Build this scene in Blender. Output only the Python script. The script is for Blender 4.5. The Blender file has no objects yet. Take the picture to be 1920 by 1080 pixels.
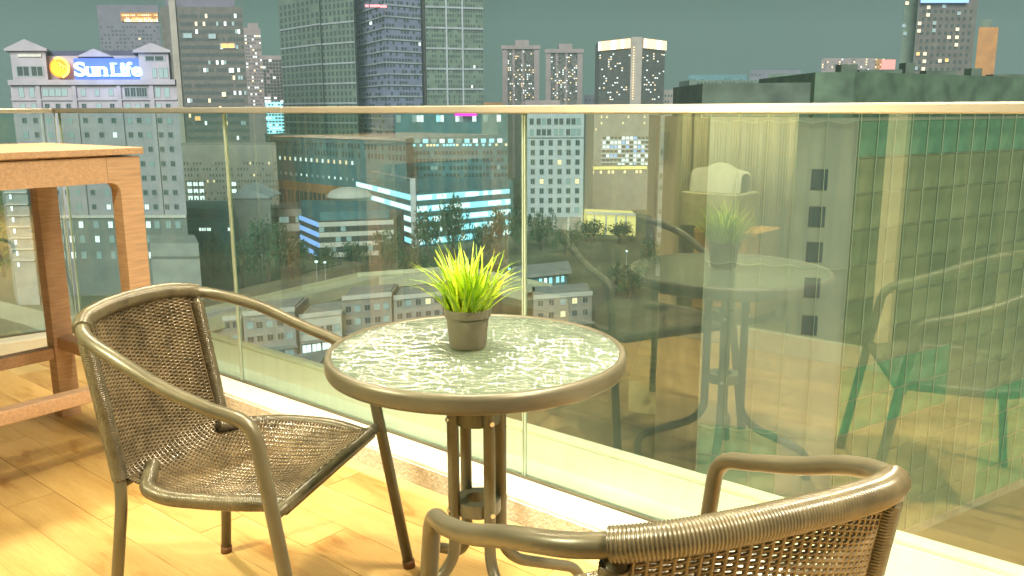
import bpy, math, random
from mathutils import Vector, Matrix
random.seed(7)
R = math.radians

# ------------------------------------------------------------------ camera
FPX, CXP, CYP, EYE = 1620.0, 960.0, 540.0, 1.22
PITCH = math.atan(335 / FPX)
scene = bpy.context.scene
cd = bpy.data.cameras.new('camera')
cam = bpy.data.objects.new('camera', cd)
scene.collection.objects.link(cam)
cam.location = (0, 0, EYE)
cam.rotation_euler = (Matrix.Rotation(math.pi / 2 - PITCH, 3, 'X') @ Matrix.Rotation(-0.0030, 3, 'Z')).to_euler()
cd.sensor_width = 36
cd.lens = 36 * FPX / 1920
cd.clip_start, cd.clip_end = 0.02, 6000
scene.camera = cam

# ------------------------------------------------------------------ night sky and glow of the town
world = bpy.data.worlds.new('World')
scene.world = world
world.use_nodes = True
nt = world.node_tree
for n in list(nt.nodes): nt.nodes.remove(n)
wo = nt.nodes.new('ShaderNodeOutputWorld')
sky = nt.nodes.new('ShaderNodeTexSky'); sky.sky_type = 'NISHITA'; sky.sun_disc = False
sky.sun_elevation = R(-4); sky.sun_rotation = R(200)
bg1 = nt.nodes.new('ShaderNodeBackground'); bg1.inputs[1].default_value = 0.05
nt.links.new(sky.outputs[0], bg1.inputs[0])
geo = nt.nodes.new('ShaderNodeTexCoord')
sep = nt.nodes.new('ShaderNodeSeparateXYZ'); nt.links.new(geo.outputs['Generated'], sep.inputs[0])
rmp = nt.nodes.new('ShaderNodeValToRGB')
rmp.color_ramp.elements[0].position = 0.0; rmp.color_ramp.elements[0].color = (0.052, 0.080, 0.066, 1)
rmp.color_ramp.elements[1].position = 0.35; rmp.color_ramp.elements[1].color = (0.030, 0.052, 0.048, 1)
nt.links.new(sep.outputs[2], rmp.inputs[0])
nz = nt.nodes.new('ShaderNodeTexNoise'); nz.inputs['Scale'].default_value = 2.2; nz.inputs['Detail'].default_value = 3
nt.links.new(geo.outputs['Generated'], nz.inputs['Vector'])
crp = nt.nodes.new('ShaderNodeValToRGB')
crp.color_ramp.elements[0].position = 0.35; crp.color_ramp.elements[0].color = (0.92, 1.06, 0.96, 1)
crp.color_ramp.elements[1].position = 0.65; crp.color_ramp.elements[1].color = (1.12, 1.0, 1.12, 1)
nt.links.new(nz.outputs[0], crp.inputs[0])
mx = nt.nodes.new('ShaderNodeMix'); mx.data_type = 'RGBA'; mx.blend_type = 'MULTIPLY'; mx.inputs[0].default_value = 1
nt.links.new(rmp.outputs[0], mx.inputs[6]); nt.links.new(crp.outputs[0], mx.inputs[7])
bg2 = nt.nodes.new('ShaderNodeBackground'); bg2.inputs[1].default_value = 1.0
nt.links.new(mx.outputs[2], bg2.inputs[0])
ad = nt.nodes.new('ShaderNodeAddShader')
nt.links.new(bg1.outputs[0], ad.inputs[0]); nt.links.new(bg2.outputs[0], ad.inputs[1])
nt.links.new(ad.outputs[0], wo.inputs[0])

sd = bpy.data.lights.new('town_glow', 'SUN'); sd.energy = 3.0; sd.angle = R(40); sd.color = (0.93, 0.97, 1.0)
so = bpy.data.objects.new('town_glow', sd); scene.collection.objects.link(so)
so.rotation_euler = (R(58), 0, R(-8))

scene.view_settings.view_transform = 'Standard'
scene.view_settings.look = 'None'
scene.view_settings.exposure = 1.1
scene.view_settings.gamma = 1
scene.view_settings.use_curve_mapping = False
scene.cycles.use_denoising = True
scene.cycles.max_bounces = 8
scene.cycles.transparent_max_bounces = 16
scene.cycles.caustics_reflective = False
scene.cycles.caustics_refractive = False
scene.cycles.sample_clamp_indirect = 4

# ------------------------------------------------------------------ helpers
COL = scene.collection
_c, _s = math.cos(PITCH), math.sin(PITCH)

def ray(px, py):
    px, py = CXP + (px - CXP) + 0.0030 * (py - CYP) * -1, CYP + (py - CYP) + 0.0030 * (px - CXP)
    a, b = (px - CXP) / FPX, (py - CYP) / FPX
    return Vector((a, _c - _s * b, -_s - _c * b))

def at(px, py, Y):                      # the place at depth Y that lies in this direction
    d = ray(px, py)
    return Vector((0, 0, EYE)) + d * (Y / d.y)

def on(px, py, z):                      # the place at height z in this direction
    d = ray(px, py)
    return Vector((0, 0, EYE)) + d * ((z - EYE) / d.z)

def tag(o, label=None, cat=None, group=None, kind=None):
    if label: o['label'] = label
    if cat: o['category'] = cat
    if group: o['group'] = group
    if kind: o['kind'] = kind
    return o

def empty(name, loc, rz=0):
    o = bpy.data.objects.new(name, None)
    o.empty_display_size = 0.2
    COL.objects.link(o)
    o.location = loc
    o.rotation_euler = (0, 0, rz)
    return o

class MB:
    def __init__(s): s.v = []; s.f = []; s.m = []; s.cur = 0
    def face(s, *pts):
        n = len(s.v); s.v += [tuple(p) for p in pts]; s.f.append(tuple(range(n, n + len(pts)))); s.m.append(s.cur)
    def box(s, c, h, rz=0, M=None):
        n = len(s.v); ca, sa = math.cos(rz), math.sin(rz)
        for dz in (-1, 1):
            for dx, dy in ((-1, -1), (1, -1), (1, 1), (-1, 1)):
                x, y, z = dx * h[0], dy * h[1], dz * h[2]
                p = Vector((c[0] + ca * x - sa * y, c[1] + sa * x + ca * y, c[2] + z))
                if M is not None: p = M @ p
                s.v.append(tuple(p))
        for q in ((3, 2, 1, 0), (4, 5, 6, 7), (0, 1, 5, 4), (1, 2, 6, 5), (2, 3, 7, 6), (3, 0, 4, 7)):
            s.f.append(tuple(n + k for k in q)); s.m.append(s.cur)
    def prism(s, foot, z0, z1):         # foot: plan points, counter-clockwise
        a = sum(foot[i][0] * foot[(i + 1) % len(foot)][1] - foot[(i + 1) % len(foot)][0] * foot[i][1] for i in range(len(foot)))
        if a < 0: foot = foot[::-1]
        n = len(s.v); k = len(foot)
        for z in (z0, z1):
            for p in foot: s.v.append((p[0], p[1], z))
        s.f.append(tuple(n + i for i in range(k))[::-1]); s.m.append(s.cur)
        s.f.append(tuple(n + k + i for i in range(k))); s.m.append(s.cur)
        for i in range(k):
            j = (i + 1) % k
            s.f.append((n + i, n + j, n + k + j, n + k + i)); s.m.append(s.cur)
    def tube(s, pts, r, seg=10, rad=None, caps=True, flat=None):
        pts = [Vector(p) for p in pts]; k = len(pts); n0 = len(s.v); up = None
        for i, p in enumerate(pts):
            t = (pts[min(i + 1, k - 1)] - pts[max(i - 1, 0)]).normalized()
            if up is None:
                up = Vector((0, 0, 1)) if abs(t.z) < 0.9 else Vector((1, 0, 0))
            a = (up - t * up.dot(t)).normalized(); b = t.cross(a); up = a
            rr = r if rad is None else rad[i]
            for j in range(seg):
                th = 2 * math.pi * j / seg
                s.v.append(tuple(p + (a * math.cos(th) + b * math.sin(th)) * rr))
        for i in range(k - 1):
            for j in range(seg):
                q = (j + 1) % seg
                s.f.append((n0 + i * seg + j, n0 + (i + 1) * seg + j, n0 + (i + 1) * seg + q, n0 + i * seg + q)); s.m.append(s.cur)
        if caps:
            s.f.append(tuple(n0 + j for j in range(seg))); s.m.append(s.cur)
            s.f.append(tuple(n0 + (k - 1) * seg + j for j in range(seg))[::-1]); s.m.append(s.cur)
    def lathe(s, prof, seg=48, c=(0, 0, 0), closed=False):
        n0 = len(s.v); k = len(prof)
        for r, z in prof:
            for j in range(seg):
                th = 2 * math.pi * j / seg
                s.v.append((c[0] + r * math.cos(th), c[1] + r * math.sin(th), c[2] + z))
        for i in range(k if closed else k - 1):
            i2 = (i + 1) % k
            for j in range(seg):
                q = (j + 1) % seg
                s.f.append((n0 + i * seg + j, n0 + i * seg + q, n0 + i2 * seg + q, n0 + i2 * seg + j)); s.m.append(s.cur)
    def mesh(s, name, mats, smooth=False):
        me = bpy.data.meshes.new(name)
        me.from_pydata(s.v, [], s.f)
        if not isinstance(mats, (list, tuple)): mats = [mats]
        for m in mats: me.materials.append(m)
        if len(mats) > 1: me.polygons.foreach_set('material_index', s.m)
        if smooth: me.polygons.foreach_set('use_smooth', [True] * len(me.polygons))
        me.update()
        return me
    def build(s, name, mats, parent=None, smooth=False, bevel=0, loc=None):
        o = bpy.data.objects.new(name, s.mesh(name, mats, smooth))
        COL.objects.link(o)
        if parent: o.parent = parent
        if loc is not None: o.location = loc
        if bevel:
            b = o.modifiers.new('bevel', 'BEVEL'); b.width = bevel; b.segments = 2; b.limit_method = 'ANGLE'; b.angle_limit = R(40)
        return o

def link_mesh(name, me, parent, loc=(0, 0, 0), rot=(0, 0, 0), scale=(1, 1, 1)):
    o = bpy.data.objects.new(name, me); COL.objects.link(o)
    o.parent = parent; o.location = loc; o.rotation_euler = rot; o.scale = scale
    return o

def catmull(pts, n=8):
    P = [Vector(p) for p in pts]; out = []
    for i in range(len(P) - 1):
        p0 = P[i - 1] if i else P[0] * 2 - P[1]
        p1, p2 = P[i], P[i + 1]
        p3 = P[i + 2] if i + 2 < len(P) else P[-1] * 2 - P[-2]
        for k in range(n):
            t = k / n
            out.append(0.5 * ((2 * p1) + (p2 - p0) * t + (2 * p0 - 5 * p1 + 4 * p2 - p3) * t * t + (3 * p1 - p0 - 3 * p2 + p3) * t ** 3))
    out.append(P[-1])
    return out

def resample(pts, step):
    out = [pts[0]]; acc = 0
    for a, b in zip(pts[:-1], pts[1:]):
        L = (b - a).length; d = step - acc
        while d <= L:
            out.append(a.lerp(b, d / L)); d += step
        acc = (acc + L) % step if L else acc
    return out

def round_path(pts, rad, n=6):           # straight runs with filleted corners
    P = [Vector(p) for p in pts]; out = [P[0]]
    for i in range(1, len(P) - 1):
        a, b, c = P[i - 1], P[i], P[i + 1]
        r = rad[i] if isinstance(rad, (list, tuple)) else rad
        r = min(r, (a - b).length * .48, (c - b).length * .48)
        p, q = b + (a - b).normalized() * r, b + (c - b).normalized() * r
        for k in range(n + 1):
            t = k / n
            out.append(p * (1 - t) ** 2 + b * 2 * t * (1 - t) + q * t * t)
    out.append(P[-1])
    return out

# ------------------------------------------------------------------ materials
def mat(name, col, rough=0.6, metal=0.0, var=0.0, vscale=8.0, bump=0.0, bscale=60.0, emit=None, estr=0.0, spec=None,
        stretch=(1, 1, 1), col2=None, coat=0.0, sample_light=False, rvar=0.0):
    m = bpy.data.materials.new(name); m.use_nodes = True
    t = m.node_tree; p = t.nodes['Principled BSDF']
    p.inputs['Base Color'].default_value = (*col, 1)
    p.inputs['Roughness'].default_value = rough
    p.inputs['Metallic'].default_value = metal
    if spec is not None: p.inputs['Specular IOR Level'].default_value = spec
    if coat: p.inputs['Coat Weight'].default_value = coat; p.inputs['Coat Roughness'].default_value = 0.15
    if emit:
        p.inputs['Emission Color'].default_value = (*emit, 1); p.inputs['Emission Strength'].default_value = estr * (1 if name == 'lamp_diffuser' else 0.62)
        if not sample_light: m.cycles.emission_sampling = 'NONE'
    if var or bump or rvar:
        tc = t.nodes.new('ShaderNodeTexCoord'); mp = t.nodes.new('ShaderNodeMapping')
        t.links.new(tc.outputs['Object'], mp.inputs[0]); mp.inputs['Scale'].default_value = stretch
    if var:
        nz = t.nodes.new('ShaderNodeTexNoise'); nz.inputs['Scale'].default_value = vscale; nz.inputs['Detail'].default_value = 6
        t.links.new(mp.outputs[0], nz.inputs['Vector'])
        cr = t.nodes.new('ShaderNodeValToRGB')
        c2 = col2 or tuple(c * (1 - var) for c in col)
        cr.color_ramp.elements[0].position = 0.3; cr.color_ramp.elements[0].color = (*c2, 1)
        cr.color_ramp.elements[1].position = 0.7; cr.color_ramp.elements[1].color = (*[min(1, c * (1 + var * .5)) for c in col], 1)
        t.links.new(nz.outputs[0], cr.inputs[0]); t.links.new(cr.outputs[0], p.inputs['Base Color'])
        if rvar:
            mr = t.nodes.new('ShaderNodeMapRange'); mr.inputs[3].default_value = max(0.02, rough - rvar); mr.inputs[4].default_value = min(1, rough + rvar)
            t.links.new(nz.outputs[0], mr.inputs[0]); t.links.new(mr.outputs[0], p.inputs['Roughness'])
    if bump:
        nb = t.nodes.new('ShaderNodeTexNoise'); nb.inputs['Scale'].default_value = bscale; nb.inputs['Detail'].default_value = 4
        t.links.new(mp.outputs[0], nb.inputs['Vector'])
        b = t.nodes.new('ShaderNodeBump'); b.inputs['Strength'].default_value = bump; b.inputs['Distance'].default_value = 0.01
        t.links.new(nb.outputs[0], b.inputs['Height']); t.links.new(b.outputs[0], p.inputs['Normal'])
    return m

def glass_mat(name, tint, f0, rough=0.0, bump=0.0, bscale=40, haze=0.0, hcol=(1, 1, 1), stretch=(1, 1, 1)):
    m = bpy.data.materials.new(name); m.use_nodes = True
    t = m.node_tree
    for n in list(t.nodes): t.nodes.remove(n)
    out = t.nodes.new('ShaderNodeOutputMaterial')
    tr = t.nodes.new('ShaderNodeBsdfTransparent'); tr.inputs[0].default_value = (*tint, 1)
    gl = t.nodes.new('ShaderNodeBsdfGlossy'); gl.inputs['Roughness'].default_value = rough
    lw = t.nodes.new('ShaderNodeLayerWeight'); lw.inputs[0].default_value = 0.5
    pw = t.nodes.new('ShaderNodeMath'); pw.operation = 'POWER'; pw.inputs[1].default_value = 5.0
    t.links.new(lw.outputs['Facing'], pw.inputs[0])
    mr = t.nodes.new('ShaderNodeMapRange'); mr.inputs[3].default_value = f0; mr.inputs[4].default_value = 1.0
    t.links.new(pw.outputs[0], mr.inputs[0])
    mx = t.nodes.new('ShaderNodeMixShader')
    t.links.new(mr.outputs[0], mx.inputs[0]); 
    src = tr
    if haze:
        df = t.nodes.new('ShaderNodeBsdfDiffuse'); df.inputs[0].default_value = (*hcol, 1)
        tl = t.nodes.new('ShaderNodeBsdfTranslucent'); tl.inputs[0].default_value = (*hcol, 1)
        m0 = t.nodes.new('ShaderNodeMixShader'); m0.inputs[0].default_value = 0.5
        t.links.new(df.outputs[0], m0.inputs[1]); t.links.new(tl.outputs[0], m0.inputs[2])
        rf = t.nodes.new('ShaderNodeBsdfRefraction'); rf.inputs['IOR'].default_value = 1.45; rf.inputs['Color'].default_value = (*tint, 1); rf.inputs['Roughness'].default_value = .02
        mr_ = t.nodes.new('ShaderNodeMixShader'); mr_.inputs[0].default_value = .55
        t.links.new(tr.outputs[0], mr_.inputs[1]); t.links.new(rf.outputs[0], mr_.inputs[2])
        m1 = t.nodes.new('ShaderNodeMixShader'); m1.inputs[0].default_value = haze
        t.links.new(mr_.outputs[0], m1.inputs[1]); t.links.new(m0.outputs[0], m1.inputs[2]); src = m1
    t.links.new(src.outputs[0], mx.inputs[1]); t.links.new(gl.outputs[0], mx.inputs[2])
    if name == 'balustrade_glass':       # thin film of dust and dried water runs
        tcd = t.nodes.new('ShaderNodeTexCoord'); md = t.nodes.new('ShaderNodeMapping'); md.inputs['Scale'].default_value = (14, 14, 1.1)
        nd = t.nodes.new('ShaderNodeTexNoise'); nd.inputs['Scale'].default_value = 2.0; nd.inputs['Detail'].default_value = 7; nd.inputs['Roughness'].default_value = .65
        t.links.new(tcd.outputs['Object'], md.inputs[0]); t.links.new(md.outputs[0], nd.inputs['Vector'])
        rd = t.nodes.new('ShaderNodeMapRange'); rd.inputs[1].default_value = .42; rd.inputs[2].default_value = .85; rd.inputs[3].default_value = .004; rd.inputs[4].default_value = .055
        t.links.new(nd.outputs[0], rd.inputs[0])
        dd = t.nodes.new('ShaderNodeBsdfDiffuse'); dd.inputs[0].default_value = (.66, .70, .54, 1)
        m9 = t.nodes.new('ShaderNodeMixShader'); t.links.new(rd.outputs[0], m9.inputs[0]); t.links.new(mx.outputs[0], m9.inputs[1]); t.links.new(dd.outputs[0], m9.inputs[2])
        mx = m9
    t.links.new(mx.outputs[0], out.inputs[0])
    if bump:
        tc = t.nodes.new('ShaderNodeTexCoord'); mp = t.nodes.new('ShaderNodeMapping'); mp.inputs['Scale'].default_value = stretch
        t.links.new(tc.outputs['Object'], mp.inputs[0])
        nb = t.nodes.new('ShaderNodeTexNoise'); nb.inputs['Scale'].default_value = bscale; nb.inputs['Detail'].default_value = 1.5
        nb.inputs['Distortion'].default_value = 0.8
        t.links.new(mp.outputs[0], nb.inputs['Vector'])
        b = t.nodes.new('ShaderNodeBump'); b.inputs['Strength'].default_value = bump; b.inputs['Distance'].default_value = 0.02
        s1 = t.nodes.new('ShaderNodeMath'); s1.operation = 'SUBTRACT'; s1.inputs[1].default_value = .5
        s2 = t.nodes.new('ShaderNodeMath'); s2.operation = 'ABSOLUTE'
        s3 = t.nodes.new('ShaderNodeMapRange'); s3.interpolation_type = 'SMOOTHSTEP'; s3.inputs[2].default_value = .10; s3.inputs[3].default_value = 1; s3.inputs[4].default_value = 0
        t.links.new(nb.outputs[0], s1.inputs[0]); t.links.new(s1.outputs[0], s2.inputs[0]); t.links.new(s2.outputs[0], s3.inputs[0])
        t.links.new(s3.outputs[0], b.inputs['Height']); t.links.new(b.outputs[0], gl.inputs['Normal'])
        if haze:
            t.links.new(b.outputs[0], df.inputs['Normal']); t.links.new(b.outputs[0], rf.inputs['Normal'])
    return m

def plank_mat():
    m = bpy.data.materials.new('wood_look_tile'); m.use_nodes = True
    t = m.node_tree; p = t.nodes['Principled BSDF']
    tc = t.nodes.new('ShaderNodeTexCoord'); oi = t.nodes.new('ShaderNodeObjectInfo')
    av = t.nodes.new('ShaderNodeVectorMath'); av.operation = 'ADD'
    sc = t.nodes.new('ShaderNodeVectorMath'); sc.operation = 'SCALE'; sc.inputs[3].default_value = 13.0
    cmb = t.nodes.new('ShaderNodeCombineXYZ')
    for k in range(3): t.links.new(oi.outputs['Random'], cmb.inputs[k])
    t.links.new(cmb.outputs[0], sc.inputs[0])
    t.links.new(tc.outputs['Object'], av.inputs[0]); t.links.new(sc.outputs[0], av.inputs[1])
    mp = t.nodes.new('ShaderNodeMapping'); mp.inputs['Scale'].default_value = (1.0, 4.5, 1.0)
    t.links.new(av.outputs[0], mp.inputs[0])
    n1 = t.nodes.new('ShaderNodeTexNoise'); n1.inputs['Scale'].default_value = 2.0; n1.inputs['Detail'].default_value = 8; n1.inputs['Roughness'].default_value = 0.62
    n1.inputs['Distortion'].default_value = 0.5
    t.links.new(mp.outputs[0], n1.inputs['Vector'])
    cr = t.nodes.new('ShaderNodeValToRGB')
    e = cr.color_ramp.elements
    e[0].position = 0.31; e[0].color = (0.40, 0.19, 0.045, 1)
    e[1].position = 0.66; e[1].color = (0.67, 0.445, 0.175, 1)
    x = e.new(0.43); x.color = (0.59, 0.365, 0.125, 1)
    t.links.new(n1.outputs[0], cr.inputs[0])
    n2 = t.nodes.new('ShaderNodeTexNoise'); n2.inputs['Scale'].default_value = 14; n2.inputs['Detail'].default_value = 5
    mp2 = t.nodes.new('ShaderNodeMapping'); mp2.inputs['Scale'].default_value = (1.0, 12.0, 1.0)
    t.links.new(av.outputs[0], mp2.inputs[0]); t.links.new(mp2.outputs[0], n2.inputs['Vector'])
    hv = t.nodes.new('ShaderNodeHueSaturation')
    mr = t.nodes.new('ShaderNodeMapRange'); mr.inputs[3].default_value = 0.90; mr.inputs[4].default_value = 1.08
    t.links.new(oi.outputs['Random'], mr.inputs[0]); t.links.new(mr.outputs[0], hv.inputs['Value'])
    mm = t.nodes.new('ShaderNodeMix'); mm.data_type = 'RGBA'; mm.blend_type = 'MULTIPLY'; mm.inputs[0].default_value = 0.28
    cr2 = t.nodes.new('ShaderNodeValToRGB'); cr2.color_ramp.elements[0].position = 0.35; cr2.color_ramp.elements[0].color = (0.7, 0.6, 0.5, 1)
    cr2.color_ramp.elements[1].position = 0.6
    t.links.new(n2.outputs[0], cr2.inputs[0])
    t.links.new(cr.outputs[0], mm.inputs[6]); t.links.new(cr2.outputs[0], mm.inputs[7])
    t.links.new(mm.outputs[2], hv.inputs['Color']); t.links.new(hv.outputs[0], p.inputs['Base Color'])
    p.inputs['Roughness'].default_value = 0.42
    b = t.nodes.new('ShaderNodeBump'); b.inputs['Strength'].default_value = 0.15; b.inputs['Distance'].default_value = 0.003
    t.links.new(n2.outputs[0], b.inputs['Height']); t.links.new(b.outputs[0], p.inputs['Normal'])
    return m

M = {}
M['plank'] = plank_mat()
M['grout'] = mat('floor_grout', (0.60, 0.44, 0.20), 0.8, var=0.2)
M['white_kerb'] = mat('white_painted_kerb', (0.80, 0.77, 0.66), 0.6, var=0.10, vscale=5, bump=0.3, bscale=40)
M['rough_plaster'] = mat('rough_plaster', (0.72, 0.67, 0.62), 0.9, var=0.22, vscale=70, bump=1.0, bscale=110)
M['ledge'] = mat('cream_ledge', (0.90, 0.87, 0.74), 0.6, var=0.08, vscale=3)
M['rail'] = mat('brushed_rail', (0.72, 0.66, 0.58), 0.32, 0.75, var=0.08, vscale=4)
M['pane'] = glass_mat('balustrade_glass', (0.86, 0.95, 0.91), 0.135)
M['pane_edge'] = mat('glass_edge', (0.55, 0.66, 0.55), 0.2, spec=0.8, emit=(0.5, 0.6, 0.4), estr=0.0)
M['seal'] = mat('glass_seal', (0.13, 0.12, 0.08), 0.6)
M['wood_orange'] = mat('oiled_wood', (0.50, 0.315, 0.205), 0.45, var=0.22, vscale=10, stretch=(1.2, 1.2, 14), bump=0.15, bscale=50)
M['wood_orange_h'] = mat('oiled_wood_rail', (0.50, 0.315, 0.205), 0.45, var=0.22, vscale=10, stretch=(1.2, 14, 14), bump=0.15, bscale=50)
M['frame'] = mat('brown_powder_coat', (0.120, 0.106, 0.070), 0.33, 0.15, var=0.15, vscale=14, spec=0.6, rvar=0.1)
M['rattan'] = mat('brown_resin_rattan', (0.150, 0.112, 0.066), 0.24, var=0.45, vscale=22, spec=0.75, rvar=0.1)
M['rattan_wrap'] = mat('rattan_wrap', (0.108, 0.090, 0.054), 0.26, var=0.35, vscale=30, spec=0.7)
M['rubber'] = mat('rubber_foot', (0.16, 0.07, 0.03), 0.6)
M['steel'] = mat('bright_bolt', (0.7, 0.68, 0.62), 0.3, 0.9)
M['rim'] = mat('grey_brown_rim', (0.125, 0.114, 0.080), 0.38, 0.15, var=0.15, vscale=10, spec=0.6)
M['table_glass'] = glass_mat('rippled_table_glass', (0.82, 0.95, 0.86), 0.15, rough=0.16, bump=0.42, bscale=46, haze=0.36, hcol=(0.54, 0.70, 0.56), stretch=(0.55, 1.10, 1))
M['pot'] = mat('grey_brown_pot', (0.150, 0.138, 0.098), 0.65, var=0.12, vscale=30)
M['grass'] = mat('lime_grass', (0.55, 0.72, 0.02), 0.45, var=0.15, vscale=40)
M['grass2'] = mat('lime_grass_pale', (0.66, 0.76, 0.06), 0.45, var=0.12, vscale=40)
M['soil'] = mat('dark_soil', (0.04, 0.04, 0.015), 0.9)
M['wall_cream'] = mat('cream_wall', (0.74, 0.64, 0.40), 0.8, var=0.06, vscale=3)
M['door_frame'] = mat('cream_door_frame', (0.78, 0.70, 0.48), 0.5)
M['curtain'] = mat('beige_curtain', (0.66, 0.58, 0.38), 0.85, var=0.1, vscale=4)
M['door_glass'] = glass_mat('door_glass', (0.9, 0.95, 0.9), 0.05)
M['ceiling'] = mat('white_ceiling', (0.75, 0.72, 0.62), 0.85)
M['room_dark'] = mat('dim_room_wall', (0.12, 0.12, 0.06), 0.9)  # dark tone stands in for the unlit room
M['cabinet'] = mat('orange_cabinet', (0.80, 0.38, 0.10), 0.5, var=0.15, vscale=5, stretch=(1, 8, 1))
M['linen'] = mat('white_linen', (0.9, 0.87, 0.78), 0.8)
M['lamp_glass'] = mat('lamp_diffuser', (1, 0.95, 0.85), 0.5, emit=(1, 0.82, 0.55), estr=12)
M['ground'] = mat('night_ground', (0.16, 0.165, 0.08), 0.9, var=0.5, vscale=0.05)
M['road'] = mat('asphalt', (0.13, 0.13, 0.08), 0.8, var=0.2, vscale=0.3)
M['road_pale'] = mat('sodium_toned_concrete', (0.52, 0.49, 0.31), 0.8, var=0.2, vscale=0.1)  # warm street light is put into this pale colour

# city
def facade(name, c, var=0.18, vs=0.25, rough=0.8): return mat(name, c, rough, var=var, vscale=vs)
M['f_sun'] = facade('warm_grey_stone', (0.37, 0.335, 0.34))
M['f_sun_dark'] = facade('dark_base_stone', (0.19, 0.20, 0.17))
M['f_roof'] = facade('slate_roof', (0.10, 0.10, 0.15))
M['f_dark'] = facade('dark_tower', (0.125, 0.115, 0.09), 0.3, 0.5)
M['f_haze'] = facade('dim_far_tower', (0.15, 0.14, 0.16))
M['f_beige'] = facade('beige_block', (0.33, 0.29, 0.225))
M['f_green'] = facade('green_grey_cladding', (0.125, 0.17, 0.115), 0.25)
M['f_purple'] = facade('violet_grey_cladding', (0.17, 0.19, 0.25), 0.2)
M['f_teal'] = facade('teal_cladding', (0.09, 0.20, 0.20), 0.25)
M['f_trim'] = facade('pale_trim', (0.30, 0.33, 0.31))
M['f_pink'] = facade('pinkish_apartment', (0.25, 0.20, 0.175))
M['f_white'] = facade('white_office', (0.52, 0.54, 0.52), 0.12)
M['f_cream'] = facade('cream_band', (0.60, 0.56, 0.46), 0.12)
M['f_olive'] = facade('olive_panel', (0.22, 0.225, 0.095), 0.35, 0.4)
M['f_olive2'] = facade('olive_panel_b', (0.25, 0.25, 0.105), 0.3, 0.4)
M['f_olive3'] = facade('olive_panel_c', (0.19, 0.205, 0.09), 0.3, 0.4)
M['net'] = facade('green_debris_net', (0.08, 0.25, 0.10), 0.4, 0.6)
M['net_teal'] = facade('teal_debris_net', (0.13, 0.24, 0.12), 0.4, 0.6)
M['pole'] = mat('scaffold_pole', (0.33, 0.35, 0.19), 0.6)
M['f_orange'] = facade('orange_facade', (0.42, 0.20, 0.06), 0.25)  # plain orange wall colour
M['f_concrete'] = facade('olive_grey_concrete', (0.27, 0.25, 0.15), 0.25, 0.15)
M['f_grey'] = facade('grey_concrete', (0.33, 0.32, 0.27), 0.2, 0.3)
M['w_dark'] = mat('dark_window', (0.060, 0.078, 0.070), 0.25)
M['w_dim'] = mat('dim_teal_window', (0.1, 0.14, 0.13), 0.3, emit=(0.35, 0.50, 0.47), estr=0.7)
M['w_white'] = mat('white_lit_window', (0.3, 0.3, 0.3), 0.5, emit=(0.85, 1.0, 0.95), estr=1.6)
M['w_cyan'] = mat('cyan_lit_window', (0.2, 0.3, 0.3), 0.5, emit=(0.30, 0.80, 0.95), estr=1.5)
M['w_warm'] = mat('warm_lit_window', (0.3, 0.2, 0.1), 0.5, emit=(1.0, 0.76, 0.42), estr=1.5)
M['w_orange'] = mat('orange_lit_window', (0.3, 0.2, 0.1), 0.5, emit=(1.0, 0.42, 0.06), estr=1.6)
M['w_blue'] = mat('blue_lit_window', (0.1, 0.2, 0.4), 0.5, emit=(0.30, 0.50, 1.0), estr=1.1)
M['glow_blue'] = mat('blue_glow_panel', (0.04, 0.06, 0.3), 0.5, emit=(0.05, 0.16, 1.0), estr=.75)  # glowing panel added to give the sign its blue glow
M['glow_cyan'] = mat('letter_or_lamp_glint', (0.8, 0.9, 1), 0.5, emit=(0.50, 0.93, 1.0), estr=1.7)
M['glow_sun'] = mat('sign_sun', (1, 0.8, 0), 0.5, emit=(1.0, 0.62, 0.01), estr=1.9)
M['glow_ray'] = mat('sign_ray', (1, 0.8, 0), 0.5, emit=(1.0, 0.72, 0.18), estr=1.8)
M['glow_rust'] = mat('sign_dark_orange', (0.7, 0.2, 0), 0.5, emit=(0.85, 0.20, 0.0), estr=1.0)
M['glow_magenta'] = mat('magenta_neon', (1, 0, 0.6), 0.5, emit=(1.0, 0.02, 0.55), estr=1.6)
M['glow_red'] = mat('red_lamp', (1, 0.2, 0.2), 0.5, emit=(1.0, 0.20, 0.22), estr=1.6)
M['glow_yellow'] = mat('yellow_wall_glow', (0.7, 0.6, 0.2), 0.6, emit=(1.0, 0.78, 0.25), estr=0.55)  # self-glow stands in for floodlight on walls
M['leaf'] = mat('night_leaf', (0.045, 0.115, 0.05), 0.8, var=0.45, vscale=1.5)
M['leaf_lit'] = mat('lamplight_toned_leaf', (0.20, 0.26, 0.03), 0.8, var=0.45, vscale=1.5)  # lamplight is put into this lighter yellow-green leaf colour
M['bark'] = mat('bark', (0.08, 0.06, 0.04), 0.9)

# ------------------------------------------------------------------ balcony: plan axes
NX = Vector((0.6400, 0.7683, 0)); TX = Vector((0.7683, -0.6400, 0))   # across to the glass, along the glass
ANG = math.atan2(TX.y, TX.x)
def pl(t, n, z=0): return TX * t + NX * n + Vector((0, 0, z))
GL = 1.99                                   # the long pane line
lp0, lp1 = on(0, 634, 0.078), on(110, 608, 0.078)
ldir = (lp1 - lp0).normalized()
cr_ = ray(150, 603); CORNER = Vector((cr_.x, cr_.y, 0)) * (GL / (cr_.x * NX.x + cr_.y * NX.y))
ldir = (CORNER - Vector((lp0.x, lp0.y, 0))).normalized()
TC = CORNER.dot(TX)
LN = Vector((-ldir.y, ldir.x, 0))           # outward normal of the short side
if LN.x > 0: LN = -LN
TEND = 3.0

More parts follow.
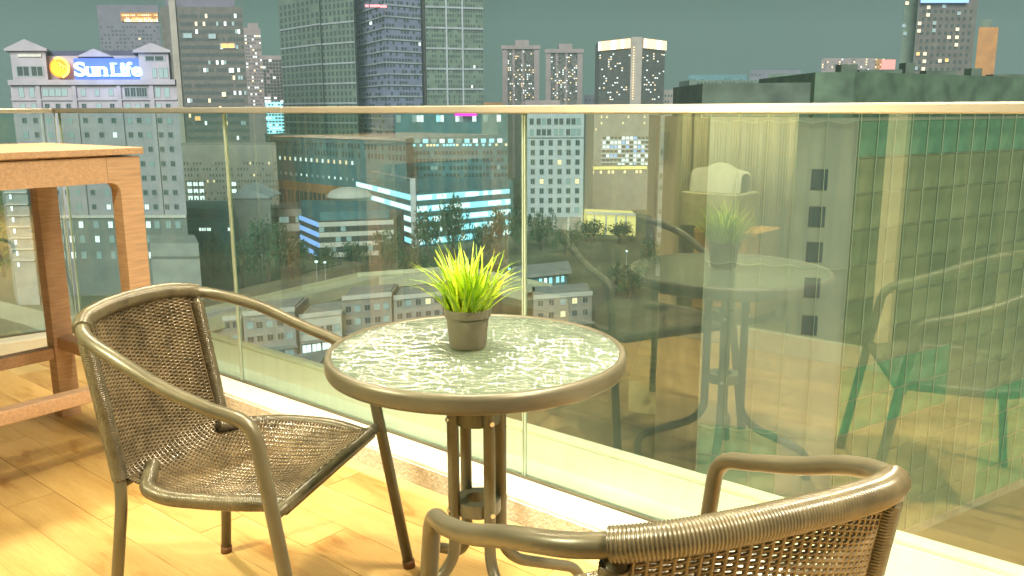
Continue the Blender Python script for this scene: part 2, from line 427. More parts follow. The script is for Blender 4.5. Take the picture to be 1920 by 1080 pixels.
# floor bed and planks
def wpoly(pts, z0, z1):
    b = MB(); b.prism([(p.x, p.y) for p in pts], z0, z1); return b
FN0, FN1 = -0.12, 1.86
Lback = CORNER - ldir * 3.6
bed_pts = [pl(TEND, FN0), pl(TEND, FN1), CORNER - NX * .13 + (-LN) * .13, Lback - LN * .13, Lback + NX * -1.0 + TX * .3]
def clip_left(t, n):                        # is a floor spot inside the short side
    p = pl(t, n); return (p - CORNER).dot(LN) < -0.12
floor = wpoly([pl(TEND, FN0 - .02), pl(TEND, FN1), pl(-5.2, FN1), pl(-5.2, FN0 - .02)], -0.10, -0.002).build('balcony_floor', M['grout'])
tag(floor, kind='structure')
PW, PLN = 0.148, 0.90
pb = MB(); pb.box((0, 0, 0), (PLN / 2 - .0012, PW / 2 - .0012, 0.005))
pme = pb.mesh('plank', M['plank'])
row = 0
n = FN0
while n + PW <= FN1 + 0.08:
    t = -5.0 + (row * 0.31) % PLN
    while t < TEND:
        cpt = pl(t + PLN / 2, n + PW / 2)
        if (cpt - CORNER).dot(LN) < 0.25:
            wdt = min(PW, FN1 - n)
            if wdt > .02:
                o = link_mesh('plank', pme, floor, pl(t + PLN / 2, n + wdt / 2, -0.005 + random.uniform(-.0006, .0006)), (0, 0, ANG), (1, wdt / PW, 1))
        t += PLN
    n += PW; row += 1

# kerbs (raised upstand under the glass)
KERB = tag(empty('balcony_kerb', pl(-1, GL)), kind='structure')
def kerb(a, b, nrm, name_top, k0=.13, k1=.035):
    d = (b - a).normalized(); ang = math.atan2(d.y, d.x); L = (b - a).length; mid = (a + b) / 2
    return d, ang, L, mid
def local_box(parent, name, m, a, b, nrm, i0, i1, z0, z1, bevel=0.0):
    """a box along a-b between the offsets i0 and i1 (along nrm) and heights z0, z1"""
    base = parent.location if parent else Vector((0, 0, 0))
    bb = MB()
    P = [a + nrm * i0, b + nrm * i0, b + nrm * i1, a + nrm * i1]
    bb.prism([((p - base).x, (p - base).y) for p in P], z0 - base.z, z1 - base.z)
    return bb.build(name, m, parent, bevel=bevel)
A0, A1 = CORNER, pl(TEND, GL)
L0 = CORNER - ldir * 4.0
CI = CORNER
local_box(KERB, 'kerb_face', M['rough_plaster'], CORNER + TX * .115, A1, NX, -.133, -.125, -.004, .066)
local_box(KERB, 'kerb_top', M['white_kerb'], CORNER + TX * .11, A1, NX, -.1245, .03, -.002, .078, .006)
local_box(KERB, 'kerb_top', M['white_kerb'], CORNER + NX * .03, L0, LN, -.125, .028, -.0015, .0775, .006)
LED = tag(empty('outer_ledge', pl(-1, GL + .2)), kind='structure')
local_box(LED, 'ledge_slab', M['ledge'], CORNER - TX * .45, A1, NX, .032, .37, -.30, .045)
local_box(LED, 'ledge_lip', M['ledge'], CORNER - TX * .45, A1, NX, .372, .43, -.30, .060, .010)
local_box(LED, 'ledge_slab', M['ledge'], CORNER + ldir * .0, L0, LN, .030, .10, -.30, .04)

# balustrade
BAL = empty('glass_balustrade', pl(-1, GL, .078))
tag(BAL, 'frameless clear glass balustrade with a pale metal top rail round the balcony', 'balustrade')
RZ0, RZ1 = 1.208, 1.232
def panels(a, b, cuts, nrm):
    d = (b - a).normalized()
    for c0, c1 in zip(cuts[:-1], cuts[1:]):
        p, q = a + d * (c0 + .006), a + d * (c1 - .006)
        g = local_box(BAL, 'glass_panel', M['pane'], p, q, nrm, -.0005, .0005, .080, RZ0)
        for e0, e1 in ((p - d * .0036, p - d * .0008), (q + d * .0008, q + d * .0036)):
            base = BAL.location
            bb = MB(); P = [e0 - nrm * .006, e1 - nrm * .006, e1 + nrm * .006, e0 + nrm * .006]
            gb = g.location
            bb.prism([((w - base).x, (w - base).y) for w in P], .080 - base.z, RZ0 - base.z)
            bb.build('polished_edge', M['pane_edge'], g)
def tcoord(px, py):                         # where a joint stands along the long pane
    return on(px, py, .078).dot(TX) - TC
j1, j2 = tcoord(456, 715), tcoord(984, 895)
step = j2 - j1
cuts = [0.012, j1, j2, j2 + step, j2 + 2 * step]
panels(CORNER, A1, cuts, NX)
panels(CORNER, L0, [0.012, 1.35, 2.7, 3.98], LN)
# base seal and top rail
local_box(BAL, 'base_seal', M['seal'], CORNER, A1, NX, -.010, -.002, .0785, .086)
local_box(BAL, 'base_seal', M['seal'], CORNER, L0, LN, -.010, -.002, .0785, .086)
local_box(BAL, 'top_rail', M['rail'], CORNER - TX * .022, CORNER + TX * (j1 + .42), NX, -.025, .025, RZ0, RZ1, .004)
local_box(BAL, 'top_rail', M['rail'], CORNER + TX * (j1 + .4212), A1, NX, -.025, .025, RZ0, RZ1, .004)
local_box(BAL, 'top_rail', M['rail'], CORNER - ldir * .027, L0, LN, -.025, .025, RZ0 + .0005, RZ1 - .0005, .004)

# ceiling with downlights, and unseen storeys above added to block the sun
slab = wpoly([pl(TEND + 1, -4.5), pl(TEND + 1, 2.05), pl(-6, 2.05), pl(-6, -4.5)], 2.70, 2.95).build('balcony_ceiling', M['ceiling'])
tag(slab, kind='structure')
upper = wpoly([pl(9, -9), pl(9, -.14), pl(-6, -.14), pl(-6, -9)], 2.952, 24.0).build('unseen_upper_storeys', M['wall_cream'])  # unseen block added to keep the sun off the balcony
tag(upper, 'unseen cream upper storeys above the balcony, added to block the sun', 'building')
lower = wpoly([pl(9, -9), pl(9, -.20), pl(-6, -.20), pl(-6, -9)], -45.0, -.32).build('lower_storeys', M['wall_cream'])
tag(lower, 'cream lower storeys of the apartment block under the balcony', 'building')
def downlight(t, n, power, label):
    e = empty('ceiling_downlight', pl(t, n, 2.698)); tag(e, label, 'ceiling light', 'round downlights in the balcony ceiling')
    r = MB(); r.lathe([(.055, 0), (.075, 0), (.075, -.006), (.055, -.004)], 28, closed=True); r.build('trim_ring', M['white_kerb'], e, smooth=False)
    g = MB(); g.lathe([(.001, -.001), (.054, -.001)], 28); g.build('diffuser', M['lamp_glass'], e)
    ld = bpy.data.lights.new('lamp', 'SPOT'); ld.energy = power; ld.color = (1.0, 0.87, 0.60); ld.shadow_soft_size = .09
    ld.spot_size = R(150); ld.spot_blend = 1.0
    lo = bpy.data.objects.new('lamp', ld); COL.objects.link(lo); lo.parent = e; lo.location = (0, 0, -.02)
downlight(-3.30, 1.45, 190, 'downlight over the glass side of the bar table')
downlight(-1.50, 1.55, 120, 'downlight over the left rattan chair')
downlight(0.85, 1.05, 400, 'downlight near the right end of the balcony')
downlight(-0.45, 1.90, 260, 'downlight close above the rail behind the bistro table')

# the flat's front behind the camera
WN = -0.14
FRONT = empty('apartment_front', pl(-1.5, WN)); tag(FRONT, kind='structure')
local_box(FRONT, 'wall_panel', M['wall_cream'], pl(-2.88, 0), pl(-2.42, 0), NX, WN - .12, WN, -.3, 2.70)
local_box(FRONT, 'wall_panel', M['wall_cream'], pl(-6, 0), pl(-2.881, 0), NX, WN - .12, WN, 2.25, 2.70)
local_box(FRONT, 'wall_panel', M['wall_cream'], pl(-6, 0), pl(-2.881, 0), NX, WN - .12, WN, -.3, .10)
local_box(FRONT, 'fixed_window', M['w_dark'], pl(-6, 0), pl(-2.881, 0), NX, WN - .10, WN - .05, .101, 2.249)
local_box(FRONT, 'wall_panel', M['wall_cream'], pl(-2.42, 0), pl(2.6, 0), NX, WN - .12, WN, 2.25, 2.70)
local_box(FRONT, 'wall_panel', M['wall_cream'], pl(2.6, 0), pl(4.2, 0), NX, WN - .12, WN, -.3, 2.70)
local_box(FRONT, 'pilaster', M['door_frame'], pl(-3.63, 0), pl(-3.50, 0), NX, WN - .049, WN + .05, .101, 2.249)
local_box(FRONT, 'pilaster', M['door_frame'], pl(-4.66, 0), pl(-4.54, 0), NX, WN - .049, WN + .05, .101, 2.249)
local_box(FRONT, 'skirting', M['door_frame'], pl(-6, 0), pl(-2.42, 0), NX, WN + .0025, WN + .015, 0.002, .10)
DOOR = empty('sliding_door', pl(-1.8, WN)); tag(DOOR, 'cream framed glass sliding door standing half open onto the balcony', 'door')
local_box(DOOR, 'door_stile', M['door_frame'], pl(-2.40, 0), pl(-2.29, 0), NX, WN - .05, WN + .01, .0, 2.25)
st2 = local_box(DOOR, 'door_stile', M['door_frame'], pl(-1.225, 0), pl(-1.145, 0), NX, WN - .05, WN + .01, .0, 2.25)
local_box(DOOR, 'bottom_rail', M['door_frame'], pl(-2.289, 0), pl(-1.226, 0), NX, WN - .045, WN + .005, .0, .10)
local_box(DOOR, 'bottom_rail', M['door_frame'], pl(-1.144, 0), pl(2.59, 0), NX, WN - .045, WN + .005, .0, .03)
local_box(DOOR, 'top_rail', M['door_frame'], pl(-2.289, 0), pl(2.59, 0), NX, WN - .045, WN + .005, 2.17, 2.249)
local_box(DOOR, 'glass_panel', M['door_glass'], pl(-2.289, 0), pl(-1.226, 0), NX, WN - .021, WN - .019, .101, 2.169)
hb = local_box(DOOR, 'handle', M['steel'], pl(-2.36, 0), pl(-2.335, 0), NX, WN + .012, WN + .05, .95, 1.10, .004)
room = empty('living_room', pl(0, -2.5)); tag(room, kind='structure')
local_box(room, 'room_floor', M['room_dark'], pl(-4, 0), pl(2.6, 0), NX, -4.4, WN - .125, -.05, .0)
local_box(room, 'room_wall', M['room_dark'], pl(-4, 0), pl(2.6, 0), NX, -4.5, -4.4, .0, 2.7)
local_box(room, 'room_wall', M['room_dark'], pl(-4.1, 0), pl(-4.0, 0), NX, -4.4, WN - .125, .0, 2.7)
local_box(room, 'room_wall', M['room_dark'], pl(2.6, 0), pl(2.7, 0), NX, -4.4, WN - .125, .0, 2.7)
local_box(room, 'light_block_wall', M['room_dark'], pl(-1.74, 0), pl(-1.68, 0), NX, -4.4, WN - .25, .0, 2.7)  # added wall that keeps the room light off the dark side
pe = empty('added_room_lamp', pl(-2.2, -.40, 2.20)); tag(pe, 'unseen white pendant lamp added to brighten the room behind the door', 'lamp')  # added lamp that brightens the cushion and curtain
pb_ = MB(); pb_.lathe([(.01, .02), (.07, .0), (.09, -.06), (.06, -.11), (.01, -.12)], 20); pb_.build('lamp_shade', M['lamp_glass'], pe, smooth=True)
pb_ = MB(); pb_.tube([(0, 0, .02), (0, 0, .42)], .004, 6); pb_.build('cord', M['seal'], pe)
pld = bpy.data.lights.new('lamp', 'POINT'); pld.energy = 170; pld.color = (1, .88, .62); pld.shadow_soft_size = .1
plo = bpy.data.objects.new('lamp', pld); COL.objects.link(plo); plo.parent = pe; plo.location = (0, 0, -.24)
# curtain with folds
cb = MB(); nfold = 120; base = pl(-2.2, -1.15, 0)
prev = None
for i in range(nfold + 1):
    t = -2.95 + 1.15 * i / nfold
    n = -1.15 + .035 * math.sin(i * .55) + .015 * math.sin(i * .23 + 1)
    p = pl(t, n) - base
    if prev is not None:
        cb.face((prev.x, prev.y, .02), (p.x, p.y, .02), (p.x, p.y, 2.3), (prev.x, prev.y, 2.3))
    prev = p
cur = cb.build('curtain', M['curtain'], smooth=True, loc=base); tag(cur, 'beige curtain hanging in folds behind the glass door', 'curtain')
sm = cur.modifiers.new('thickness', 'SOLIDIFY'); sm.thickness = .004
cbx = empty('low_cabinet', pl(-2.33, -.72)); tag(cbx, 'orange wooden low cabinet behind the glass door', 'cabinet')
for z0, z1, i0, i1, nm, mm in ((.04, .50, -.001, -.32, 'body', 'cabinet'), (.505, .53, .012, -.33, 'cabinet_top', 'cabinet'), (0, .038, -.02, -.30, 'plinth', 'seal')):
    local_box(cbx, nm, M[mm], pl(-2.42, 0), pl(-2.02, 0), NX, -.62 + i0, -.62 + i1, z0, z1)
bx2 = local_box(None, 'storage_box', M['curtain'], pl(-2.53, 0), pl(-2.16, 0), NX, -.632, -.90, .532, .74, .01)
tag(bx2, 'beige storage box on top of the orange cabinet', 'box')
pb = MB(); segs = 26
prof = [(-.20, .03)]
base = pl(-2.34, -.76, .742)
for i in range(segs + 1):
    u = i / segs; x = -.16 + .32 * u
    h = .135 + .040 * math.exp(-((x - .0) / .07) ** 2) - .012 * u
    for j in range(7):
        th = math.pi * j / 6
        edge = min(1, (1 - abs(2 * u - 1)) * 9) ** .5
        q = pl(x, .11 * math.cos(th) * (.6 + .4 * edge)); pb.v.append((q.x, q.y, h * max(0, math.sin(th)) ** .3 * (.9 + .1 * edge)))
for i in range(segs):
    for j in range(6):
        a = i * 7 + j; pb.f.append((a, a + 7, a + 8, a + 1)); pb.m.append(0)
pb.f.append(tuple(range(7))); pb.m.append(0); pb.f.append(tuple(segs * 7 + j for j in range(7))); pb.m.append(0)
pl_o = pb.build('cushion', M['linen'], smooth=True, loc=base); tag(pl_o, 'white rumpled cushion on the beige box behind the door', 'cushion')

# ------------------------------------------------------------------ bar table
BA = R(52)
BU = Vector((-math.cos(BA), -math.sin(BA), 0)); BV = Vector((-math.sin(BA), math.cos(BA), 0))
BC = Vector((-1.262, 3.00, 0))
bar = empty('bar_table', BC + BU * .45 + BV * .35); tag(bar, 'tall wooden bar table with rounded apron at the left by the glass', 'bar table')
def bbox(name, u0, u1, v0, v1, z0, z1, m, bevel=.004, parent=bar):
    P = [BC + BU * u0 + BV * v0, BC + BU * u1 + BV * v0, BC + BU * u1 + BV * v1, BC + BU * u0 + BV * v1]
    base = bar.location; bb = MB(); bb.prism([((p - base).x, (p - base).y) for p in P], z0, z1)
    return bb.build(name, m, parent, bevel=bevel)
TT = 1.097
bbox('tabletop', 0, .90, 0, .72, TT - .023, TT, M['wood_orange_h'], .003)
AZ = TT - .030
# front frame: apron with rounded inner corner running into the leg
def front_frame(v0, v1):
    out = [(.012, 0), (.012, AZ)]
    pts2 = [(.012, 0.001), (.012, AZ), (.090, AZ), (.090, 0.001)]
    base = bar.location
    def w(u, v, z): p = BC + BU * u + BV * v - base; return (p.x, p.y, z)
    def pane(name, poly, mm):
        b = MB(); k = len(poly)
        b.face(*[w(u, v0, z) for u, z in poly]); b.face(*[w(u, v1, z) for u, z in poly[::-1]])
        for i in range(k):
            (u0, z0), (u1, z1) = poly[i], poly[(i + 1) % k]
            b.face(w(u0, v0, z0), w(u0, v1, z0), w(u1, v1, z1), w(u1, v0, z1))
        return b.build(name, mm, bar)
    rr = .035; lz = AZ - .085
    arc = [(.088 + rr - rr * math.sin(a), lz - rr + rr * math.cos(a)) for a in [R(x) for x in (0, 15, 30, 45, 60, 75, 90)]]
    leg = [(.012, 0.001), (.012, AZ), (.128, AZ), (.128, lz)] + arc[1:] + [(.088, 0.001)]
    pane('leg', leg, M['wood_orange'])
    arc2 = [(0.812 - rr + rr * math.sin(a), lz - rr + rr * math.cos(a)) for a in [R(x) for x in (0, 15, 30, 45, 60, 75, 90)]]
    leg2 = [(0.888, 0.001), (0.888, AZ), (0.772, AZ), (0.772, lz)] + arc2[1:] + [(0.812, 0.001)]
    pane('leg', leg2, M['wood_orange'])
    pane('apron', [(.1292, lz), (.1292, AZ), (0.7708, AZ), (0.7708, lz)], M['wood_orange_h'])
front_frame(.012, .075)
front_frame(.645, .708)
bbox('apron', .014, .074, .0765, .6435, AZ - .085, AZ, M['wood_orange_h'])
bbox('apron', 0.826, 0.886, .0765, .6435, AZ - .085, AZ, M['wood_orange_h'])
bbox('stretcher', .0895, 0.8105, .014, .068, .245, .292, M['wood_orange_h'])
bbox('stretcher', .0895, 0.8105, .652, .706, .245, .292, M['wood_orange_h'])
bbox('stretcher', .016, .074, .0765, .6435, .285, .335, M['wood_orange_h'])

# ------------------------------------------------------------------ bistro table
TCN = Vector((-0.080, 1.848, 0))
tab = empty('bistro_table', TCN); tag(tab, 'round bistro table with rippled green glass top and brown metal legs', 'table')
b = MB()
TRr = .328
prof = [(TRr - .016, .668), (TRr - .006, .662), (TRr + .000, .665), (TRr + .0025, .672), (TRr + .003, .692), (TRr + .0005, .700), (TRr - .005, .7035), (TRr - .011, .7025), (TRr - .0135, .699), (TRr - .016, .690)]
b.lathe(prof, 96, closed=True); b.build('table_rim', M['rim'], tab, smooth=True)
b = MB(); b.lathe([(.0005, .700), (TRr - .013, .7), (TRr - .013, .695), (.0005, .695)], 96, closed=True); gt = b.build('glass_top', M['table_glass'], tab)
a1 = math.atan2(-.030, -.055)
LR = .060
def tleg(a):
    ca, sa = math.cos(a), math.sin(a)
    pts = [(.300, .678), (.20, .672), (LR + .0, .650), (LR, .60), (LR, .215), (.10, .165), (.262, .10), (.285, .07), (.285, .004)]
    path = round_path([(r * ca, r * sa, z) for r, z in pts], [0, .04, .04, .03, .05, .05, .04, .03, 0], 6)
    b = MB(); b.tube(path, .0134, 14); o = b.build('leg', M['rim'], tab, smooth=True)
    f = MB(); f.lathe([(.0005, .0), (.0145, .0), (.0145, .018), (.0005, .018)], 16, c=(.285 * ca, .285 * sa, .001), closed=False); f.build('rubber_foot', M['seal'], o)
for k in range(4): tleg(a1 + k * math.pi / 2)
for zc in (.548, .332):
    b = MB(); b.lathe([(.026, zc - .016), (.053, zc - .016), (.053, zc + .016), (.026, zc + .016)], 40, closed=True)
    o = b.build('bracket_ring', M['rim'], tab, smooth=False, bevel=.002)
    for k in range(4):
        a = a1 + k * math.pi / 2
        s = MB(); c0 = Vector((math.cos(a), math.sin(a), 0))
        s.tube([c0 * (LR + .0126) + Vector((0, 0, zc)), c0 * (LR + .0162) + Vector((0, 0, zc))], .0055, 10); s.build('bolt', M['steel'], o)

# pot with grass
PC = on(873, 640, .706); PC = Vector((PC.x, PC.y + .0, .7045))
PC = Vector((-0.0985, 1.860, .7045))
pot = empty('potted_grass', PC); tag(pot, 'bright lime artificial grass in a small brown pot on the glass table', 'potted plant')
b = MB()
b.lathe([(.0005, .001), (.040, .001), (.0415, .004), (.0475, .068), (.0515, .069), (.0525, .087), (.0495, .0875), (.0475, .075), (.0005, .075)], 48)
b.build('pot', M['pot'], pot, smooth=True).modifiers.new('edges', 'EDGE_SPLIT').split_angle = R(50)
b = MB(); b.lathe([(.0005, .079), (.047, .077)], 24); b.build('soil', M['soil'], pot)
blades = []
M['grass3'] = mat('green_grass', (0.30, 0.52, 0.02), 0.45, var=0.2, vscale=40)
for v in range(16):
    rr = random.Random(v + 50); L = 1.0; bend = rr.uniform(.05, .95); sway = rr.uniform(-.22, .22); bb = MB(); seg = 8
    prevs = None; wd = rr.uniform(.018, .030)
    for i in range(seg + 1):
        u = i / seg; x = bend * u ** 2.2 * .42; y = sway * u ** 2; z = L * (u - .16 * bend * u ** 2.4); w = wd * (1 - u) ** .6 * (.75 + .5 * math.sin(math.pi * min(1, u * 1.3))) + .0012
        cur_ = [(x, y - w, z), (x + .014 * (1 - u), y, z), (x, y + w, z)]
        if prevs:
            bb.face(prevs[0], prevs[1], cur_[1], cur_[0]); bb.face(prevs[1], prevs[2], cur_[2], cur_[1])
        prevs = cur_
    blades.append(bb.mesh('blade', M[('grass', 'grass2', 'grass3', 'grass3')[v % 4]], True))
for i in range(290):
    r0 = .043 * math.sqrt(random.random()); a = random.uniform(0, 2 * math.pi)
    tilt = (r0 / .042) * R(34) * random.uniform(.25, 1.25) + R(random.uniform(-4, 7))
    L = random.uniform(.070, .172) * (1.0 if r0 < .03 else .93)
    me = random.choice(blades)
    o = link_mesh('blade', me, pot, (r0 * math.cos(a), r0 * math.sin(a), .076), (0, tilt, a + random.uniform(-.8, .8)), (L, L, L))

# ------------------------------------------------------------------ rattan chairs
def make_chair():
    ch = empty('rattan_chair', (0, 0, 0))
    FR, RT = M['frame'], M['rattan']
    half = [(.283, .287, .002), (.272, .235, .32), (.268, .212, .53), (.272, .192, .612), (.279, .12, .622), (.280, .0, .662), (.268, -.12, .712), (.232, -.225, .745), (.165, -.283, .764), (.08, -.304, .771)]
    right = catmull(half[4:] + [(0, -.309, .773)], 7)
    low = round_path([half[0], half[1], (.268, .190, .625), half[4], half[5]], [0, .2, .055, .1, 0], 8)
    arm = low[:-8] if False else None
    leg_path = round_path([(.283, .287, .002), (.272, .232, .34), (.268, .186, .604), (.279, .10, .628)], [0, .12, .062, 0], 9)
    armp = [p for p in right if p.y < .095]
    full = leg_path[:-1] + [Vector((.279, .10, .628))] + armp
    fullm = [Vector((-p.x, p.y, p.z)) for p in full]
    path = full + fullm[::-1][1:]
    b = MB(); b.tube(path, .0148, 14); b.build('arm_frame', FR, ch, smooth=True)
    # wrapped top rail: coils of strand round the tube
    back = [p for p in path if p.y < -.262 or (p.y < -.23 and abs(p.x) < .215)]
    bp = resample(catmull(back, 6), .0011)
    rad = [.0196 + .0016 * abs(math.sin(math.pi * i / 4)) for i in range(len(bp))]
    b = MB(); b.tube(bp, .02, 14, rad=rad); b.build('rail_wrapping', M['rattan_wrap'], ch, smooth=True)
    # rear legs that run up as the sides of the back
    for s in (1, -1):
        p = round_path([(s * .230, -.243, .002), (s * .205, -.200, .36), (s * .199, -.205, .43), (s * .200, -.259, .746)], [0, .05, .05, 0], 7)
        b = MB(); b.tube(p, .0135, 12); lg = b.build('leg', FR, ch, smooth=True)
        f = MB(); f.tube([(s * .2302, -.2433, .0005), (s * .2285, -.240, .022)], .0152, 12); f.build('rubber_foot', M['rubber'], lg, smooth=True)
        up = resample([Vector((s * .199, -.203, .41)), Vector((s * .1995, -.219, .515)), Vector((s * .200, -.256, .732))], .0012)
        rad = [.0168 + .0014 * abs(math.sin(math.pi * i / 4)) for i in range(len(up))]
        b = MB(); b.tube(up, .017, 12, rad=rad); b.build('upright_wrapping', M['rattan_wrap'], ch, smooth=True)
    # feet of front legs
    for s in (1, -1):
        f = MB(); f.tube([(s * .2833, .2875, .0005), (s * .2825, .284, .022)], .0165, 12); f.build('rubber_foot', M['rubber'], ch, smooth=True)
    # seat frame
    b = MB(); b.tube([(-.2685, .214, .402), (.2685, .214, .402)], .0135, 12); b.build('front_bar', FR, ch, smooth=True)
    fb = resample([Vector((-.222, .214, .402)), Vector((.222, .214, .402))], .0012)
    b = MB(); b.tube(fb, .0165, 12, rad=[.0163 + .0014 * abs(math.sin(math.pi * i / 4)) for i in range(len(fb))]); b.build('front_wrapping', M['rattan_wrap'], ch, smooth=True)
    for s in (1, -1):
        p = round_path([(s * .205, .206, .403), (s * .242, .10, .408), (s * .247, -.05, .404), (s * .215, -.125, .402), (s * .165, -.150, .414), (s * .13, -.17, .42)], [0, .08, .08, .05, .03, 0], 6)
        pr = resample(p, .0012)
        b = MB(); b.tube(pr, .0165, 12, rad=[.0160 + .0013 * abs(math.sin(math.pi * i / 4)) for i in range(len(pr))]); b.build('seat_side', M['rattan_wrap'], ch, smooth=True)
    b = MB(); b.tube([(-.2, -.203, .398), (.2, -.203, .398)], .011, 10); b.build('rear_bar', FR, ch, smooth=True)
    # woven sheet
    prof = [((-.305, .762), (-.260, .748), .196), ((-.288, .68), (-.246, .67), .196), ((-.262, .58), (-.230, .575), .196), ((-.238, .48), (-.211, .47), .197),
            ((-.205, .415), (-.196, .42), .196), ((-.150, .382), (-.150, .408), .205), ((-.06, .368), (-.06, .410), .232), ((.05, .370), (.05, .412), .232),
            ((.15, .388), (.15, .413), .216), ((.216, .418), (.216, .418), .205)]
    cen = catmull([(0, a[0], a[1]) for a, e, w in prof], 14); edg = catmull([(w, e[0], e[1]) for a, e, w in prof], 14)
    acc = [0]
    for p, q in zip(cen[:-1], cen[1:]): acc.append(acc[-1] + (q - p).length)
    TL = acc[-1]
    def S(u, v):
        L = v * TL; i = 0
        lo, hi = 0, len(acc) - 2
        while lo < hi:
            m_ = (lo + hi + 1) // 2
            if acc[m_] <= L: lo = m_
            else: hi = m_ - 1
        i = lo; f = (L - acc[i]) / max(1e-9, acc[i + 1] - acc[i])
        c = cen[i].lerp(cen[i + 1], f); e = edg[i].lerp(edg[i + 1], f)
        q = u * u
        return Vector((e.x * u, c.y + (e.y - c.y) * q, c.z + (e.z - c.z) * q))
    def N(u, v):
        a = S(min(1, u + .01), v) - S(max(-1, u - .01), v); b_ = S(u, min(1, v + .004)) - S(u, max(0, v - .004))
        return a.cross(b_).normalized(), b_.normalized()
    ribs = 27; nx = ribs * 4; nw = int(TL / .0046)
    b = MB(); rr = random.Random(3)
    for j in range(nw):
        v = (j + .5) / nw; n0 = len(b.v); jit = rr.uniform(-.0003, .0003)
        for i in range(nx + 1):
            u = -1 + 2 * i / nx; p = S(u, v); n_, t_ = N(u, v)
            off = .0022 * math.sin(math.pi * ribs * (u + 1) / 2 + math.pi * j)
            if i in (0, nx): off = 0
            c = p + n_ * off + t_ * jit
            for du, dn in ((-.0034, 0), (0, .0018), (.0034, 0), (0, -.0018)):
                b.v.append(tuple(c + t_ * du + n_ * dn))
        for i in range(nx):
            for q in range(4):
                a = n0 + i * 4
                b.f.append((a + q, a + (q + 1) % 4, a + 4 + (q + 1) % 4, a + 4 + q)); b.m.append(0)
    w = b.build('weave', RT, ch, smooth=True); tag(w, kind='stuff')
    b = MB()
    for k in range(ribs + 1):
        u = -1 + 2 * k / ribs
        if k in (0, ribs): continue
        b.tube([S(u, m_ / 70) for m_ in range(71)], .0034, 5, caps=False)
    w = b.build('warp_ribs', RT, ch, smooth=True); tag(w, kind='stuff')
    return ch

def copy_tree(o, parent=None):
    c = o.copy(); COL.objects.link(c)
    if parent: c.parent = parent
    for k_ in list(o.children): copy_tree(k_, c)
    return c
ch1 = make_chair()
ch1.location = (-0.632, 1.951, 0); ch1.rotation_euler.z = -1.831
tag(ch1, 'brown rattan armchair left of the glass table, its woven seat in full view', 'chair', 'rattan chairs at the bistro table')
ch2 = copy_tree(ch1)
ch2.location = (0.195, 1.181, 0); ch2.rotation_euler.z = 0.405
tag(ch2, 'nearest brown rattan armchair at the lower right, seen from behind', 'chair', 'rattan chairs at the bistro table')

# ------------------------------------------------------------------ the town below and beyond
GZ = -45.0
g = MB(); g.face((-3500, -200, GZ), (3500, -200, GZ), (3500, 5200, GZ), (-3500, 5200, GZ))
ground = g.build('ground', M['ground']); tag(ground, kind='structure')

WIN = {}
def win_mesh(kind):
    """one window: a recessed pane in a slim frame, unit size, facing -y"""
    if kind in WIN: return WIN[kind]
    b = MB(); b.cur = 0
    o = .5; i = .41
    for (x0, x1, z0, z1) in ((-o, o, i, o), (-o, o, -o, -i), (-o, -i, -i, i), (i, o, -i, i)):
        b.box(((x0 + x1) / 2, -.06, (z0 + z1) / 2), ((x1 - x0) / 2, .06, (z1 - z0) / 2))
    b.cur = 1; b.face((-i, -.02, -i), (i, -.02, -i), (i, -.02, i), (-i, -.02, i))
    b.cur = 0; b.box((0, -.045, 0), (.025, .02, i))
    WIN[kind] = b.mesh('window', [M['f_trim'], M[kind]]); return WIN[kind]

